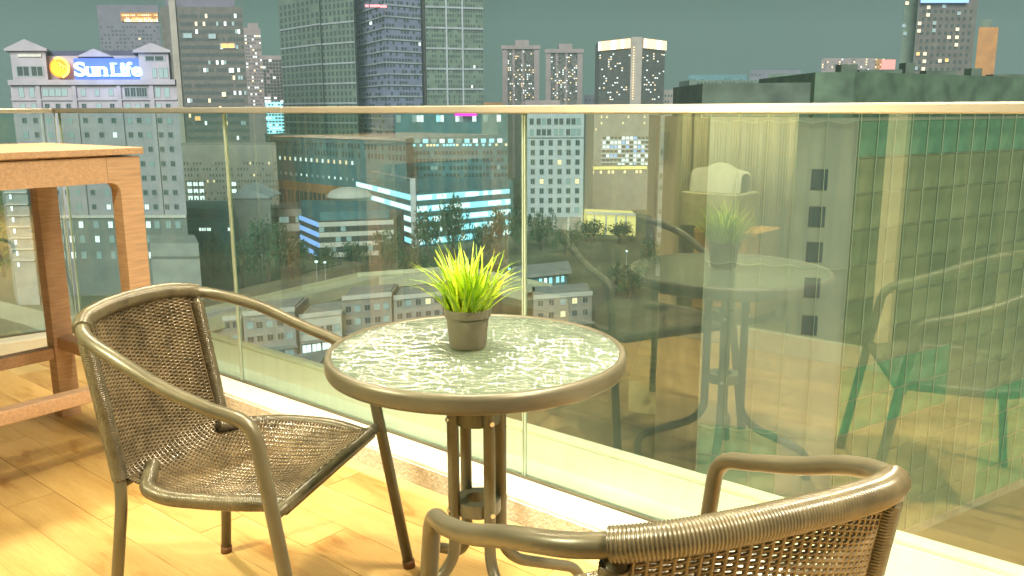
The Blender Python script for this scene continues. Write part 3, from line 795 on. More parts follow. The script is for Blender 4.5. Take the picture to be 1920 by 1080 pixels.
class Bld:
    def __init__(s, name, label, cat, base, group=None):
        s.base = Vector((base[0], base[1], GZ)); s.e = empty(name, s.base); tag(s.e, label, cat, group)
    def rel(s, p): return Vector(p) - s.base
    def prism(s, name, foot, z0, z1, m, bevel=0):
        b = MB(); b.prism([(p[0] - s.base.x, p[1] - s.base.y) for p in foot], z0 - GZ, z1 - GZ)
        return b.build(name, m, s.e)
    def window(s, c, ang, w, h, kind='w_dark'):
        return link_mesh('window', win_mesh(kind), s.e, s.rel(c), (0, 0, ang), (w, 1, h))
    def grid(s, A, B, z0, z1, cols, rows, wf, hf, kinds, name='window_grid', proud=.12, seed=1, u0=0, u1=1):
        """many small windows joined, one object per kind of light"""
        rr = random.Random(seed); A = Vector((A[0], A[1], 0)); B = Vector((B[0], B[1], 0)); d = (B - A); L = d.length; d.normalize()
        nrm = Vector((d.y, -d.x, 0)); ang = math.atan2(d.y, d.x)
        bs = {}
        tot = sum(w for _, w in kinds)
        for r in range(rows):
            for c in range(cols):
                x = rr.random() * tot; kk = kinds[-1][0]
                for kd, w in kinds:
                    x -= w
                    if x < 0: kk = kd; break
                if kk is None: continue
                u = u0 + (u1 - u0) * (c + .5) / cols
                p = A + d * L * u + nrm * (proud * .5); z = z0 + (z1 - z0) * (r + .5) / rows
                bs.setdefault(kk, MB()).box(s.rel((p.x, p.y, z)), (L * (u1 - u0) / cols * wf / 2, proud / 2 + .02, (z1 - z0) / rows * hf / 2), ang)
        for kk, b in bs.items():
            nm = {'w_dark': 'dark_window_grid'}.get(kk, 'lit_window_grid') if name == 'window_grid' else name
            tag(b.build(nm, M[kk], s.e), kind='stuff')
    def wins(s, A, B, zs, us, w, h, kindf, seed=1):
        rr = random.Random(seed); A = Vector((A[0], A[1], 0)); B = Vector((B[0], B[1], 0)); d = (B - A); L = d.length; d.normalize()
        nrm = Vector((d.y, -d.x, 0)); ang = math.atan2(d.y, d.x)
        for r, z in enumerate(zs):
            for c, u in enumerate(us):
                kd = kindf(r, c, rr)
                if kd is None: continue
                p = A + d * L * u; s.window((p.x, p.y, z), ang, w, h, kd)
    def band(s, name, A, B, z0, z1, proud, m, u0=0, u1=1):
        A = Vector((A[0], A[1], 0)); B = Vector((B[0], B[1], 0)); d = (B - A).normalized(); nrm = Vector((d.y, -d.x, 0)); L = (B - A).length
        a, b_ = A + d * L * u0, A + d * L * u1
        return s.prism(name, [a + nrm * proud, b_ + nrm * proud, b_ - nrm * .05, a - nrm * .05], z0, z1, m)

def P(px, Y, py=205): v = at(px, py, Y); return Vector((v.x, Y, 0))
def Zt(py, Y, px=600): return at(px, py, Y).z
def pick(*kw):
    def f(r, c, rr):
        x = rr.random() * sum(w for _, w in kw)
        for k_, w in kw:
            x -= w
            if x < 0: return k_
        return kw[-1][0]
    return f

# ---- the stone office building with the lit roof sign
Y = 216
s = Bld('office_building', 'grey stone office building with gabled corner turrets and a glowing rooftop sign', 'building', P(175, Y, 300))
ZC = Zt(152, Y, 175); ZE = ZC
xl, xr = P(19, Y, 160), P(331, Y, 160)
SK = Vector((xr.x / Y * 1.05, 1, 0))
s.prism('wall', [xl, xr, xr + SK * 22, xl + SK * 22], GZ, ZC, M['f_sun'])
s.band('cornice', xl, xr, ZC - .9, ZC + .3, .9, M['f_sun'])
a_, b_ = P(32, Y, 120), P(318, Y, 120)
s.prism('attic', [a_ + Vector((0, 1.2, 0)), b_ + Vector((0, 1.2, 0)), b_ + SK * 20, a_ + SK * 20], ZC + .0, Zt(104, Y, 175), M['f_sun'])
# slate roof behind
rb = MB(); z0, z1 = Zt(104, Y, 175) + .02, Zt(92, Y, 175); q = [s.rel((a_.x, Y + 1.5, z0)), s.rel((b_.x, Y + 1.5, z0)), s.rel((b_.x + SK.x * 19, Y + 19, z0)), s.rel((a_.x + SK.x * 19, Y + 19, z0)),
    s.rel((a_.x + 3, Y + 6, z1)), s.rel((b_.x - 6, Y + 6, z1)), s.rel((b_.x - 11, Y + 14, z1)), s.rel((a_.x - 3, Y + 14, z1))]
for f_ in ((0, 1, 5, 4), (1, 2, 6, 5), (2, 3, 7, 6), (3, 0, 4, 7), (4, 5, 6, 7), (3, 2, 1, 0)): rb.face(*[q[i] for i in f_])
rb.build('roof', M['f_roof'], s.e)
def turret(x0, x1, ytop, ytip, nm='turret'):
    p, q = P(x0, Y - .8, 110), P(x1, Y - .8, 110); zt = Zt(ytop, Y, (x0 + x1) / 2); zp = Zt(ytip, Y, (x0 + x1) / 2)
    o = s.prism(nm, [p, q, q + SK * 9, p + SK * 9], ZC + .31, zt, M['f_sun'])
    b = MB(); w = .9; m_ = (p.x + q.x) / 2
    f = [(p.x - w, p.y - w, zt), (q.x + w, p.y - w, zt), (q.x + w, p.y - w, zt + .5), (m_, p.y - w, zp), (p.x - w, p.y - w, zt + .5)]
    k_ = [(x + SK.x * 10.5, y + 10.5, z) for x, y, z in f]
    F = [s.rel(v) for v in f]; K = [s.rel(v) for v in k_]
    b.face(*F); b.face(*K[::-1])
    for i in range(5): b.face(F[i], K[i], K[(i + 1) % 5], F[(i + 1) % 5])
    b.build('gable', M['f_sun'], s.e)
    return p, q, zt
tl = turret(20, 86, 96, 74); tr_ = turret(260, 316, 99, 81)
b = MB(); pz = Zt(106, Y, 175); pp = Zt(91, Y, 175); pa, pc = P(142, Y + .3, 105), P(210, Y + .3, 105)
for dy in (0, ): 
    F = [s.rel((pa.x, pa.y, pz)), s.rel((pc.x, pa.y, pz)), s.rel(((pa.x + pc.x) / 2, pa.y, pp))]; K = [v + Vector((0, 2, 0)) for v in F]
    b.face(*F); b.face(*K[::-1])
    for i in range(3): b.face(F[i], K[i], K[(i + 1) % 3], F[(i + 1) % 3])
b.build('gable', M['f_sun'], s.e)
for px_, w_ in ((44, 3.4), (70, 3.2)):
    v = P(px_, Y - .8, 135); s.window((v.x, v.y, Zt(134, Y, px_)), 0, w_, 2.6, 'w_dark')
for px_ in (290, 302, 311):
    v = P(px_, Y - .8, 138); s.window((v.x, v.y, Zt(137, Y, px_)), 0, 1.1, 2.4, 'w_dim')
v = P(290, Y - .8, 110); s.window((v.x, v.y, Zt(110, Y, 290)), 0, 5.2, 1.2, 'w_dark')
v0, v1 = P(34, Y - .9, 106), P(78, Y - .9, 106)
s.band('balustrade', v0, v1, Zt(107, Y, 55), Zt(102, Y, 55), .2, M['f_cream'])
# windows: (row y, list of px at row y)
top = [(40, 't'), (60, 't'), (85, 'w'), (97, 'w'), (109, 'w'), (121, 'w'), (156, 's'), (182, 's'), (208, 's'), (239, 'a'), (250, 'a'), (261, 'a'), (271, 'a'), (296, 't'), (313, 't')]
for px_, kd in top:
    v = P(px_, Y, 172); k2 = {'t': 'w_dim', 'w': 'w_dim', 's': 'w_dim', 'a': 'w_dark'}[kd]; w_ = {'t': 1.3, 'w': 1.5, 's': 1.2, 'a': 1.4}[kd]
    s.window((v.x, v.y, Zt(173, Y, px_)), 0, w_, {'t': 2.6, 'w': 1.9, 's': 1.8, 'a': 2.5}[kd], k2)
cols = [42, 63, 88, 108, 128, 157, 185, 210, 240, 258, 275, 297, 315]
rr = random.Random(5)
row_y = [199 + 27 * i for i in range(8)]
lit = {(0, 0), (0, 1), (0, 8), (0, 9), (1, 2), (2, 4), (4, 5)}
for r, yy in enumerate(row_y):
    for c, px_ in enumerate(cols):
        v = P(px_, Y, 190); x = rr.random()
        kd = 'w_dim' if (r, c) in lit or x < .22 else ('w_white' if x > .95 else 'w_dark')
        s.window((v.x, v.y, Zt(yy, Y, px_)), 0, 1.25, 1.5 if r else 1.35, kd)
# buttress bays and string course
for px_ in (75, 142, 226, 287): 
    v = P(px_, Y, 190); s.prism('pilaster', [(v.x - .5, Y - .45), (v.x + .5, Y - .45), (v.x + .5, Y + .1), (v.x - .5, Y + .1)], Zt(405, Y, px_), Zt(160, Y, px_), M['f_sun'])
s.band('string_course', xl, xr, Zt(407, Y), Zt(402, Y), .7, M['f_cream'])
s.band('string_course', xl, xr, Zt(187, Y), Zt(184, Y), .4, M['f_sun'])
s.band('base_wall', P(19, Y, 160), P(331, Y, 160), GZ, Zt(408, Y), .25, M['f_sun_dark'])
for yy in (421, 448, 478):
    for c, px_ in enumerate(cols):
        v = P(px_, Y - .3, 190)
        s.window((v.x, v.y, Zt(yy, Y, px_)), 0, 1.35, 1.9, 'w_white' if rr.random() < .35 else 'w_dim')
# sign
sg = empty('roof_sign', (P(185, Y - 1.2, 128).x, Y - .6, Zt(128, Y, 185)))
tag(sg, 'x', 'sign')
sg['label'] = 'glowing blue and white lettering with a yellow sun disc under the stone building roofline'
def srel(px_, py_): v = at(px_, py_, Y - .6); return v - sg.location
pA, pB = srel(141, 149), srel(272, 109)
bb = MB(); bb.box(((pA.x + pB.x) / 2, .25, (pA.z + pB.z) / 2), ((pB.x - pA.x) / 2, .12, (pB.z - pA.z) / 2)); bb.build('panel', M['glow_blue'], sg)
def letter(chr_, px_, w_, hpx, py_):
    cu = bpy.data.curves.new('letter', 'FONT'); cu.body = chr_; cu.size = 1; cu.extrude = .04; cu.offset = .022
    ob = bpy.data.objects.new('tmp', cu); COL.objects.link(ob)
    me = bpy.data.meshes.new_from_object(ob.evaluated_get(bpy.context.evaluated_depsgraph_get())); bpy.data.objects.remove(ob)
    xs = [v.co.x for v in me.vertices]; ys = [v.co.y for v in me.vertices]; x0, x1, y0, y1 = min(xs), max(xs), min(ys), max(ys)
    a, b2 = srel(px_, py_), srel(px_ + w_, py_ - hpx)
    for v in me.vertices:
        x = a.x + (v.co.x - x0) / (x1 - x0) * (b2.x - a.x); z = a.z + (v.co.y - y0) / (y1 - y0) * (b2.z - a.z)
        v.co = (x, -.35 - v.co.z * 4, z)
    # slab serifs
    me.materials.clear(); me.materials.append(M['glow_cyan'])
    o = bpy.data.objects.new('letter', me); COL.objects.link(o); o.parent = sg
    return o
def serif(px0, px1, py_):
    a, b2 = srel(px0, py_ + 1), srel(px1, py_ - 1.2); bb = MB(); bb.box(((a.x + b2.x) / 2, -.36, (a.z + b2.z) / 2), ((b2.x - a.x) / 2, .16, (b2.z - a.z) / 2))
    bb.build('serif', M['glow_cyan'], sg)
for a_ in (('S', 142, 18, 27, 143.5), ('u', 162, 18, 18, 143.5), ('n', 184, 18, 18, 143), ('L', 211, 15, 24.5, 143), ('i', 229, 5.5, 25, 143), ('f', 237, 11, 26.5, 143), ('e', 249, 17.5, 18, 143.5)): letter(*a_)
for a_ in ((160, 168, 126.5), (172, 181, 126.5), (176, 183, 142.5), (182, 190, 126.5), (182, 191, 142), (195, 205, 142), (208, 220, 119.5), (208, 216, 142), (227, 232, 126.5), (226, 237, 142), (236, 246, 142)): serif(*a_)
bb = MB(); c = srel(113, 127); rad = (srel(131, 127) - c).x
for i in range(48):
    t0, t1 = 2 * math.pi * i / 48, 2 * math.pi * (i + 1) / 48
    bb.face((c.x, -.5, c.z), (c.x + rad * math.cos(t0), -.5, c.z + rad * math.sin(t0)), (c.x + rad * math.cos(t1), -.5, c.z + rad * math.sin(t1)))
    bb.face((c.x + rad * math.cos(t0), -.5, c.z + rad * math.sin(t0)), (c.x + rad * math.cos(t0), .1, c.z + rad * math.sin(t0)), (c.x + rad * math.cos(t1), .1, c.z + rad * math.sin(t1)), (c.x + rad * math.cos(t1), -.5, c.z + rad * math.sin(t1)))
bb.build('sun_disc', M['glow_rust'], sg)
bb = MB()                                                  # bright lower-left body of the sun
for i in range(40):
    t0, t1 = R(118 + 208 * i / 40), R(118 + 208 * (i + 1) / 40); r_ = rad * .80
    bb.face((c.x + rad * .04, -.53, c.z - rad * .02), (c.x + r_ * math.cos(t0), -.53, c.z + r_ * math.sin(t0)), (c.x + r_ * math.cos(t1), -.53, c.z + r_ * math.sin(t1)))
bb.build('sun_face', M['glow_sun'], sg)
for k_ in range(17):                                       # rays of the upper and right rim
    t = R(112 - k_ * 11.5); ca, sa = math.cos(t), math.sin(t); bb = MB(); w_ = rad * .075
    pts = [(rad * .84, -w_), (rad * 1.02, -w_ * .9), (rad * 1.12, 0), (rad * 1.02, w_ * .9), (rad * .84, w_)]
    F = [(c.x + x * ca - z * sa, -.56, c.z + x * sa + z * ca) for x, z in pts]; bb.face(*F[::-1]); bb.face(*[(x, -.4, z) for x, y, z in F])
    bb.build('ray', M['glow_ray'], sg)
for k_, (r0, wd) in enumerate(((.30, .09), (.47, .08), (.62, .07))):   # pale arcs across the sun
    bb = MB()
    for i in range(12):
        u0, u1 = i / 12, (i + 1) / 12
        def ap(u, o_):
            cx, cz = rad * (-.15 + .30 * k_), rad * (.38 - .20 * k_)
            t = R(70 - 110 * u); w_ = wd * rad * math.sin(math.pi * u) ** .6
            r_ = rad * .38 + o_ * w_
            return (c.x + cx + r_ * math.cos(t) - .1 * rad, -.57, c.z + cz + r_ * math.sin(t) - .15 * rad)
        bb.face(ap(u0, -.5), ap(u1, -.5), ap(u1, .5), ap(u0, .5))
    bb.build('sun_arc', M['glow_ray'], sg)
# real light of the sign on the stone
for nm, px_, col_, pw in (('sign_lamp', 205, (.25, .4, 1.0), 500), ('sign_lamp', 113, (1, .55, .12), 60)):
    ld = bpy.data.lights.new(nm, 'AREA'); ld.shape = 'RECTANGLE'; ld.size = 15 if px_ == 205 else 4; ld.size_y = 3; ld.energy = pw; ld.color = col_
    lo = bpy.data.objects.new(nm, ld); COL.objects.link(lo); lo.parent = sg; v = srel(px_, 128); lo.location = (v.x, -4.5, v.z); lo.rotation_euler = (R(90), 0, 0)
# side wing at the left and podium at the right
s = Bld('side_wing', 'pale grey wing with ledges on each storey at the far left edge', 'building', P(25, 205, 420))
a_, b_ = P(8, 205, 350), P(50, 205, 350); zt = Zt(343, 205, 30)
s.prism('wall', [a_, b_, b_ + Vector((-6, 9, 0)), a_ + Vector((-6, 9, 0))], GZ, zt, M['f_grey'])
for yy in (360, 382, 403, 424, 445, 466, 487):
    s.band('ledge', a_, b_, Zt(yy + 2, 205, 30), Zt(yy, 205, 30), .5, M['f_cream'])
    v = P(20, 205, yy); s.window((a_.x + 1.2, v.y, Zt(yy + 9, 205, 20)), 0, .7, 1.4, 'w_white')
s = Bld('podium_block', 'plain grey concrete block low beside the right foot of the stone building', 'building', P(320, 204, 480))
a_, b_ = P(281, 200, 455), P(372, 200, 455)
s.prism('wall', [a_, b_, b_ + Vector((-6, 14, 0)), a_ + Vector((-6, 14, 0))], GZ, Zt(456, 200, 320), M['f_grey'])
s.band('parapet', a_, b_, Zt(483, 200, 320), Zt(480, 200, 320), .4, M['f_sun_dark'])

def box_tower(name, label, cat, x0, x1, Y, ytop, m, depth=25, yref=205, base_m=None, group=None):
    s = Bld(name, label, cat, P((x0 + x1) / 2, Y, yref), group)
    a, b = P(x0, Y, yref), P(x1, Y, yref); zt = Zt(ytop, Y, (x0 + x1) / 2)
    e_ = b if b.x < 0 else a; sk = Vector((e_.x / Y * depth * 1.04, depth, 0))
    s.prism('wall', [a, b, b + sk, a + sk], GZ, zt, M[m])
    return s, a, b, zt

# dim tower behind with a golden crown
s, a, b, zt = box_tower('tower', 'dim grey tower with a gold lit crown behind the stone building', 'tower', 186, 300, 430, 9, 'f_haze', yref=60)
s.band('crown', P(228, 430, 35), P(298, 430, 35), Zt(40, 430, 260), Zt(24, 430, 260), .8, M['f_orange'])
s.grid(P(230, 430, 40), P(298, 430, 40), Zt(38, 430, 260), Zt(26, 430, 260), 18, 2, .5, .5, [('w_warm', 2), ('w_orange', 2), (None, 1)], seed=2, proud=1.2)
s.grid(P(234, 430, 40), P(298, 430, 40), Zt(41, 430, 260), Zt(36, 430, 260), 16, 1, .5, .9, [('w_warm', 2), ('w_white', 1)], proud=1.0)
s.grid(a, b, Zt(190, 430), Zt(46, 430), 16, 20, .5, .4, [('w_dark', 6), ('w_warm', .15), (None, 3)], seed=4)
# big dark tower
s, a, b, zt = box_tower('tower', 'broad dark brown tower with a few orange and white lit offices right of the sign', 'tower', 303, 457, 350, 13, 'f_dark', yref=60)
s.prism('roof_plant', [P(310, 354, 5), P(440, 354, 5), P(440, 370, 5), P(310, 370, 5)], zt, Zt(-12, 350), M['f_haze'])
v0, v1 = P(322, 350, 60), P(334, 350, 60)
s.band('pilaster', v0, v1, GZ, Zt(0, 350), 1.0, M['f_beige'])
s.grid(a, b, Zt(265, 350), Zt(22, 350), 24, 17, .72, .45, [('w_dark', 8), (None, .3)], seed=7, u0=.22, u1=.99)
s.grid(a, b, Zt(265, 350), Zt(22, 350), 24, 17, .74, .5, [(None, 14), ('w_white', .45), ('w_warm', .3), ('w_dim', .5)], seed=9, proud=.3, u0=.22, u1=.99)
for px_, py_, w_, kd in ((427, 86, 6.2, 'w_orange'), (371, 222, 2.5, 'w_orange'), (420, 177, 1.8, 'w_warm'), (434, 132, 2.2, 'w_white'), (352, 67, 3.6, 'w_dim'), (398, 68, 3.0, 'w_dim')):
    v = P(px_, 349.5, py_); s.window((v.x, v.y, Zt(py_, 350, px_)), 0, w_, 1.9, kd)
# beige lower block under it
s, a, b, zt = box_tower('apartment_block', 'plain beige block with rows of tiny windows below the dark tower', 'building', 335, 520, 300, 272, 'f_beige', yref=320)
s.grid(a, b, Zt(400, 300), Zt(300, 300), 30, 9, .35, .4, [('w_dark', 6), (None, 4), ('w_warm', .25)], seed=2, u0=.05)
s.wins(a, b, [Zt(y, 300, 360) for y in (345, 358, 371)], [.10, .16, .22], 1.8, 1.6, pick(('w_white', 1)), 3)
s.wins(a, b, [Zt(y, 300, 440) for y in (345, 358, 371)], [.55], 1.8, 1.6, pick(('w_white', 1)), 3)
s = Bld('terrace_building', 'green lit low building with stepped terraces between the beige block and trees', 'building', P(395, 260, 420))
for i, (y0, y1, dx) in enumerate(((392, 409, 0), (409, 426, -10), (426, 452, -16))):
    s.prism('terrace', [P(350 + dx, 262 - i * 5, 420), P(440, 262 - i * 5, 420), P(440, 285, 420), P(350 + dx, 285, 420)], Zt(y1, 260) if i < 2 else GZ, Zt(y0, 260), M['f_teal'])
s.wins(P(350, 252, 420), P(440, 252, 420), [Zt(430, 252, 400)], [.30, .36, .45, .9], 1.6, 1.1, pick(('w_white', 1)))
s, a, b, zt = box_tower('white_gable_block', 'pale grey block with a white gabled roof in front of the beige block', 'building', 436, 508, 270, 372, 'f_grey', depth=14, yref=400)
bb = MB(); ra, rb_ = s.rel((a.x, a.y - .5, zt)), s.rel((b.x, b.y - .5, zt)); hh = Vector((0, 0, 4.0))
F = [ra, ra + (rb_ - ra) * .35 + hh, rb_ + Vector((0, 0, .4)), rb_]; K = [v + Vector((0, 14, 0)) for v in F]
bb.face(F[0], F[3], F[2], F[1]); bb.face(*K)
for i in range(3): bb.face(F[i], F[i + 1], K[i + 1], K[i])
bb.build('roof', M['f_white'], s.e)

# slim apartment towers
s, a, b, zt = box_tower('apartment_tower', 'slim pinkish apartment tower behind the dark tower, the taller of two', 'tower', 457, 492, 470, 52, 'f_pink', yref=120)
s.prism('roof_plant', [P(464, 472, 50), P(484, 472, 50), P(484, 485, 50), P(464, 485, 50)], zt, Zt(42, 470), M['f_pink'])
s.grid(a, b, Zt(205, 470), Zt(64, 470), 8, 22, .6, .42, [('w_dark', 6), ('w_white', 1), ('w_warm', .8), (None, 2)], seed=12)
s, a, b, zt = box_tower('apartment_tower', 'slim balconied apartment tower with a glowing cyan band in place of floodlight at its foot', 'tower', 494, 530, 455, 104, 'f_pink', yref=150)
s.band('balcony_or_glow_band', a, b, Zt(262, 455), Zt(190, 455), .5, M['w_cyan'], .05, .95)  # glowing band stands in for cyan light on the lower storeys
s.grid(a, b, Zt(262, 455), Zt(110, 455), 6, 24, .62, .5, [('w_dark', 7), ('w_white', 1.1), (None, 1)], seed=13, proud=.9)

# the big office towers in the middle
YB = 400
s = Bld('office_tower', 'tall green-grey office tower with a tight window grid, leftmost of the joined middle towers', 'tower', P(590, YB, 205))
a, b = P(530, YB + 40, 150), P(605, YB + 8, 150); c2, d2 = P(606, YB + 10, 150), P(668, YB - 4, 150)
s.prism('wall', [a, b, b + Vector((-8, 30, 0)), a + Vector((-8, 30, 0))], GZ, Zt(-160, YB), M['f_green'])
s.prism('wall', [c2, d2, d2 + Vector((-8, 30, 0)), c2 + Vector((-8, 30, 0))], GZ, Zt(-160, YB), M['f_green'])
for (A_, B_, cc) in ((a, b, 9), (c2, d2, 8)):
    s.grid(A_, B_, Zt(340, YB), Zt(-10, YB), cc, 28, .5, .66, [('w_dark', 8), (None, .3), ('w_white', .03)], seed=21)
    for i in range(9):
        z = Zt(340, YB) + (Zt(-10, YB) - Zt(340, YB)) * (i * 3 + .02) / 28; s.band('floor_band', A_, B_, z - .35, z + .35, .35, M['f_trim'])
s = Bld('office_tower', 'tall violet-grey office tower with pale floor bands and a sharp corner facing the balcony', 'tower', P(727, YB, 205))
a, b, c2 = P(668, YB + 22, 100), P(724, YB - 18, 100), P(790, YB - 6, 100)
s.prism('wall', [a, b, c2, c2 + Vector((0, 40, 0)), a + Vector((0, 40, 0))], GZ, Zt(-170, YB), M['f_purple'])
for (A_, B_, cc) in ((a, b, 10), (b, c2, 12)):
    s.grid(A_, B_, Zt(262, YB), Zt(-14, YB), cc, 27, .6, .5, [('w_dark', 5), (None, 4), ('w_white', .03)], seed=31)
    for i in range(14):
        z = Zt(262, YB) + (Zt(-14, YB) - Zt(262, YB)) * i / 13.5; s.band('floor_band', A_, B_, z - .28, z + .28, .4, M['f_trim'])
cpl = P(668, YB + 21, 100)
s.prism('corner_fin', [P(664, YB + 16, 100), P(669, YB + 14, 100), P(669, YB + 24, 100), P(664, YB + 24, 100)], GZ, Zt(-170, YB), M['f_white'])
s = Bld('office_tower', 'tall dark green office tower with pale bands every second floor, right of the cornered tower', 'tower', P(850, YB, 205))
a, b = P(799, YB - 4, 100), P(906, YB + 4, 100)
s.prism('wall', [a, b, b + Vector((-5, 34, 0)), a + Vector((-5, 34, 0))], GZ, Zt(-170, YB), M['f_green'])
s.prism('wall', [P(789, YB + 2, 100), P(799, YB + 2, 100), P(799, YB + 20, 100), P(789, YB + 20, 100)], GZ, Zt(-170, YB), M['f_dark'])
s.grid(a, b, Zt(205, YB), Zt(-24, YB), 22, 24, .55, .55, [('w_dark', 5), (None, 2.2), ('w_white', .03)], seed=41)
for i in range(7):
    z = Zt(205, YB) + (Zt(-24, YB) - Zt(205, YB)) * i / 6; s.band('floor_band', a, b, z - .4, z + .4, .5, M['f_trim'])
for u in (.36, .64):
    v = a.lerp(b, u); s.prism('pilaster', [(v.x - .4, v.y - .5), (v.x + .4, v.y - .5), (v.x + .4, v.y), (v.x - .4, v.y)], Zt(205, YB), Zt(-24, YB), M['f_trim'])
# rooftop lamps reflected red on the tower face, built as glowing boxes
e = Bld('red_reflection', 'red glowing boxes for rooftop lamps reflected high on the violet-grey tower', 'sign', P(705, YB - 12, 10)); 
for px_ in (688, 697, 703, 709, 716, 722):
    v = P(px_, YB - 22, 11); bb = MB(); bb.box(e.rel((v.x, v.y, Zt(10 + (px_ % 3), YB - 22, px_))), (.7, .3, .45)); bb.build('letter_or_lamp_glint', M['glow_red'], e.e)
# podium of the towers: two lit rows receding
s = Bld('podium_hall', 'long dark podium hall with two rows of small lit windows below the middle towers', 'building', P(620, 385, 300))
a, b = P(500, 420, 290), P(762, 342, 300)
s.prism('wall', [a, b, b + Vector((0, 40, 0)), a + Vector((0, 40, 0))], GZ, Zt(262, 342, 762), M['f_teal'])
zb0 = Zt(262, 342, 762)
s.band('parapet', a, b, zb0 - .6, zb0 + .5, .5, M['f_trim'])
s.wins(a, b, [zb0 - 10.5], [.03 + .042 * i for i in range(16)], 1.7, 1.9, pick(('w_warm', 1), ('w_white', 2)), 4)
s.wins(a, b, [zb0 - 17.5], [.03 + .042 * i for i in range(16)], 1.3, 1.3, pick(('w_white', 1), ('w_dim', 1)), 5)
s.grid(a, b, zb0 - 9, zb0 - 1.5, 46, 2, .5, .6, [('w_dark', 5), (None, 1)], seed=51)
s.band('arcade_wall', a, b, GZ, zb0 - 21, .8, M['f_orange'], 0, .62)
s.grid(a, b, GZ + 2, zb0 - 24, 18, 1, .35, .8, [('w_dark', 1)], seed=52, proud=1.6, u1=.62)
# teal glass podium right
s = Bld('glass_podium', 'teal glass podium with bright upper windows and magenta neon under the rail', 'building', P(845, 372, 260))
a, b = P(742, 366, 260), P(952, 372, 260)
s.prism('wall', [a, b, b + Vector((0, 24, 0)), a + Vector((0, 24, 0))], GZ, Zt(200, 370, 850), M['f_teal'])
s.wins(a, b, [Zt(222, 370, 850)], [.03, .17, .20, .23, .38, .41, .55, .58, .70, .80, .92], 2.0, 3.2, pick(('w_cyan', 1), ('w_white', 2), ('w_dim', 1)), 6)
s.wins(a, b, [Zt(264, 370, 850)], [.04 + .074 * i for i in range(13)], 2.4, 2.0, pick(('w_cyan', 1), ('w_white', 1), ('w_dim', 2)), 7)
s.grid(a, b, Zt(275, 370), Zt(270, 370), 34, 1, .7, .8, [('w_cyan', 1), ('w_warm', .5), (None, 1)], seed=8)
s.grid(a, b, Zt(350, 370), Zt(280, 370), 30, 5, .7, .5, [('w_dark', 5), (None, 1), ('w_dim', .1)], seed=9)
v0, v1 = P(853, 368, 214), P(894, 368, 214); s.band('neon_strip', v0, v1, Zt(217.5, 368, 870), Zt(211, 368, 870), .8, M['glow_magenta'])
# round domed hall
v = P(655, 318, 365); s = Bld('domed_hall', 'small hall with a pale yellow rounded roof in front of the podium', 'building', v)
bb = MB(); c = s.rel((v.x, v.y, 0)); hz = Zt(362, 318, 655) - GZ
bb.lathe([(7.8, 0), (7.8, hz - 1.5), (8.3, hz - 1.4), (8.3, hz - .9), (6.8, hz + .8), (4.0, hz + 1.9), (.1, hz + 2.3)], 32, c=(0, 0, 0)); bb.build('hall', M['f_cream'], s.e, smooth=True)

# cyan lit office with a corner towards the balcony
s = Bld('lit_office', 'long low office whose floors glow cyan in bright bands, its corner towards the balcony', 'building', P(775, 300, 430))
a, b, c2 = P(668, 352, 390), P(776, 292, 400), P(962, 318, 400)
zt = Zt(362, 292, 776)
s.prism('wall', [a, b, c2, c2 + Vector((0, 30, 0)), a + Vector((10, 30, 0))], GZ, zt, M['f_teal'])
fl = 3.75
for i in range(6):
    z1 = zt - .8 - i * fl
    s.band('lit_floor', a, b, z1 - 1.9, z1, .15, M['w_cyan'], .02, .98)
    s.band('lit_floor', b, c2, z1 - 1.9 - (.2 if i else .0), z1, .15, M['w_cyan'], .03, .97 if i else .6)
    for (A_, B_, nn) in ((a, b, 9), (b, c2, 20)):
        s.grid(A_, B_, z1 - 1.9, z1, nn, 1, .93, .8, [('w_white', 3), ('w_cyan', 2)], seed=60 + i, proud=.3, u0=.03, u1=.96)
    s.band('spandrel', a, b, z1 - fl + .05, z1 - 1.95, .5, M['f_teal'])
    s.band('spandrel', b, c2, z1 - fl + .05, z1 - 2.15, .5, M['f_teal'])
s.prism('corner_pier', [b + Vector((-.9, -1.0, 0)), b + Vector((.9, -1.0, 0)), b + Vector((.9, .6, 0)), b + Vector((-.9, .6, 0))], GZ, zt + 5, M['f_white'])
s.band('roof_frame', a, b, zt + 4.4, zt + 5.0, .3, M['f_trim'], .35, 1)
# white low building with a blue end
s = Bld('white_office', 'low white banded office with an end wall of self-glowing blue bands beside the dark trees', 'building', P(650, 262, 440))
a, b, c2 = P(564, 274, 435), P(598, 256, 435), P(738, 262, 435)
zt = Zt(417, 256, 620)
s.prism('wall', [a, b, c2, c2 + Vector((0, 26, 0)), a + Vector((0, 20, 0))], GZ, zt, M['f_dark'])
for i in range(4):
    z1 = zt - i * 3.1
    s.band('spandrel', b, c2, z1 - 1.35, z1, .35, M['f_cream']); s.band('spandrel', a, b, z1 - 1.35, z1, .35, M['w_blue'])  # end wall bands glow blue in place of light on them
    s.grid(b, c2, z1 - 3.0, z1 - 1.4, 14, 1, .9, .9, [('w_dark', 4), ('w_dim', .5)], seed=70 + i)
s.prism('roof', [P(566, 276, 405), P(600, 260, 405), P(730, 266, 405), P(700, 292, 405), P(566, 296, 405)], zt, zt + 2.6, M['f_teal'])
s = Bld('white_office', 'pale office with two long window bands behind the big dark trees', 'building', P(505, 288, 420))
a, b = P(468, 286, 410), P(566, 290, 410); zt = Zt(391, 288, 510)
s.prism('wall', [a, b, b + Vector((0, 20, 0)), a + Vector((0, 20, 0))], GZ, zt, M['f_dark'])
for i in range(3):
    z1 = zt - i * 5.2; s.band('spandrel', a, b, z1 - 2.6, z1 - .3 if i == 0 else z1, .4, M['f_cream' if i else 'f_grey'])
    s.grid(a, b, z1 - 5.0, z1 - 2.7, 16, 1, .9, .9, [('w_dark', 3), ('w_dim', .4)], seed=80 + i)

